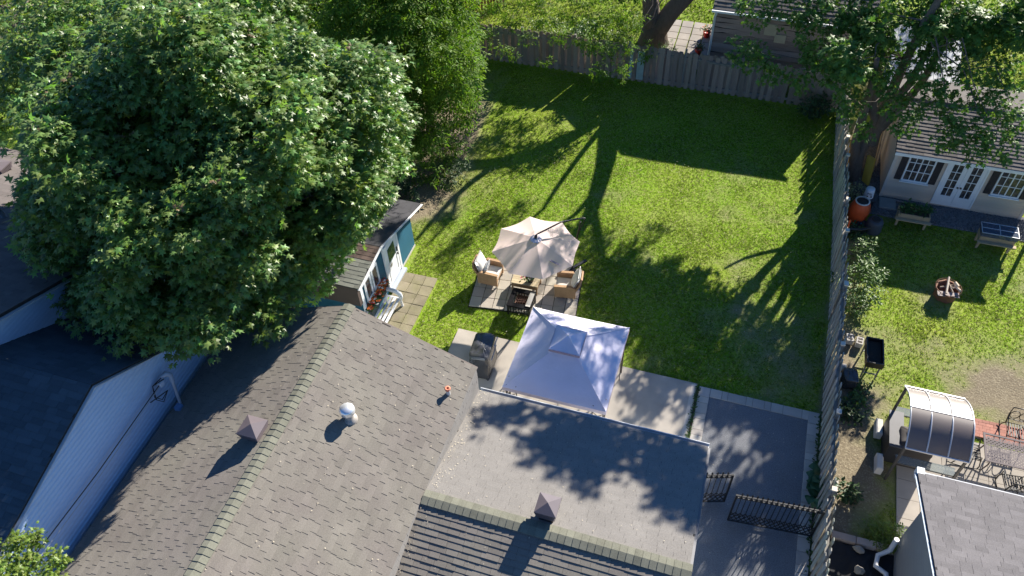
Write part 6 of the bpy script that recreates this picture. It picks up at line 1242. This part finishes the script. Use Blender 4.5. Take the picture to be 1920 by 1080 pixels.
def grass(name, regions, label, h, wid, seed):
    r = np.random.default_rng(seed); X = []; Y = []
    for (x0, x1, y0, y1, d) in regions: n = int((x1-x0)*(y1-y0)*d); X.append(r.uniform(x0, x1, n)); Y.append(r.uniform(y0, y1, n))
    x = np.concatenate(X); y = np.concatenate(Y); k = keep_grass(x, y) & (r.random(len(x)) > soil(x, y)*1.25); x, y = x[k], y[k]; nb_ = 4
    x = np.repeat(x, nb_)+r.normal(size=len(x)*nb_)*.022; y = np.repeat(y, nb_)+r.normal(size=len(y)*nb_)*.022; n = len(x); a = r.uniform(0, 6.28, n); hh = h*r.uniform(.5, 1.3, n)*(1+.35*wav(x*1.5, y*1.5)); le = hh*r.uniform(.2, 1.1, n); la = r.uniform(0, 6.28, n)
    z = -.03+.018*wav(x, y, .7)+.012*wav(x+9, y, 2.1); dx, dy = np.cos(a)*wid, np.sin(a)*wid
    vs = np.stack([np.stack([x-dx, y-dy, z], 1), np.stack([x+dx, y+dy, z], 1), np.stack([x+le*np.cos(la), y+le*np.sin(la), z+hh], 1)], 1).reshape(-1, 3)
    me = np_mesh(name, vs, np.arange(3*n).reshape(n, 3), 3); at = me.attributes.new('dry', 'FLOAT', 'POINT'); at.data.foreach_set('value', np.repeat(dry(x, y), 3).astype(np.float32)); me.materials.append(GBM); o = bpy.data.objects.new(name, me); COL.objects.link(o); o['kind'] = 'stuff'; tag(o, label, 'grass')
grass('lawn_grass', [(-12.5, 4.15, 13.2, 22, 560), (-12.5, 4.1, 22, 30.1, 430)], 'mown grass of the fenced back lawn', .03, .009, 1)
grass('right_lawn_grass', [(4.4, 11.5, 9, 24.3, 380)], 'patchy dry grass of the right-hand yard', .038, .01, 2)
grass('back_grass', [(-14, 6, 30.3, 42, 110), (8, 14, 28, 44, 60)], 'long grass behind the back fence', .12, .02, 3)
# fallen leaf litter under the maple and on bare soil
r_ = np.random.default_rng(9); pts = [(r_.normal(-10.9, 1.0), r_.normal(21.0, 1.6), .01) for k in range(700)]; flakes('leaf_litter', pts, [np.array((0, 0, 1.))]*len(pts), mat('dry_leaf', (.2, .14, .08), .9, .3, 9), 'dry leaf litter on the soil under the trees')

r_ = np.random.default_rng(21); pts = [(r_.uniform(-9, 4), r_.uniform(13.5, 30), .0) for k in range(1500)]; pts = [q_ for q_ in pts if keep_grass(np.array([q_[0]]), np.array([q_[1]]))[0]]; flakes('fallen_petals', pts, [np.array((0, 0, 1.))]*len(pts), mat('petal_pale', (.5, .44, .33), .8), 'pale fallen seeds sprinkled over the back lawn')
tp = np.stack([r_.normal(.535, .025, 130), r_.uniform(10.7, 14.8, 130)**1.0, np.full(130, .05)], 1); me = leaf_mesh('joint_weeds', tp, np.tile([[0, 0, 1.]], (130, 1)), 5, 'oval', .06, GRNL, .2, .05, r_); o = bpy.data.objects.new('joint_weeds', me); COL.objects.link(o); o['kind'] = 'stuff'; tag(o, 'small weeds growing in the joint between concrete patio and driveway border', 'weeds')
tp = np.stack([r_.normal(4.14, .03, 160), r_.uniform(7, 14.8, 160), np.full(160, .05)], 1); me = leaf_mesh('fence_weeds', tp, np.tile([[0, 0, 1.]], (160, 1)), 6, 'oval', .08, GRNL, .2, .07, r_); o = bpy.data.objects.new('fence_weeds', me); COL.objects.link(o); o['kind'] = 'stuff'; tag(o, 'weeds growing along the foot of the side fence by the driveway', 'weeds')
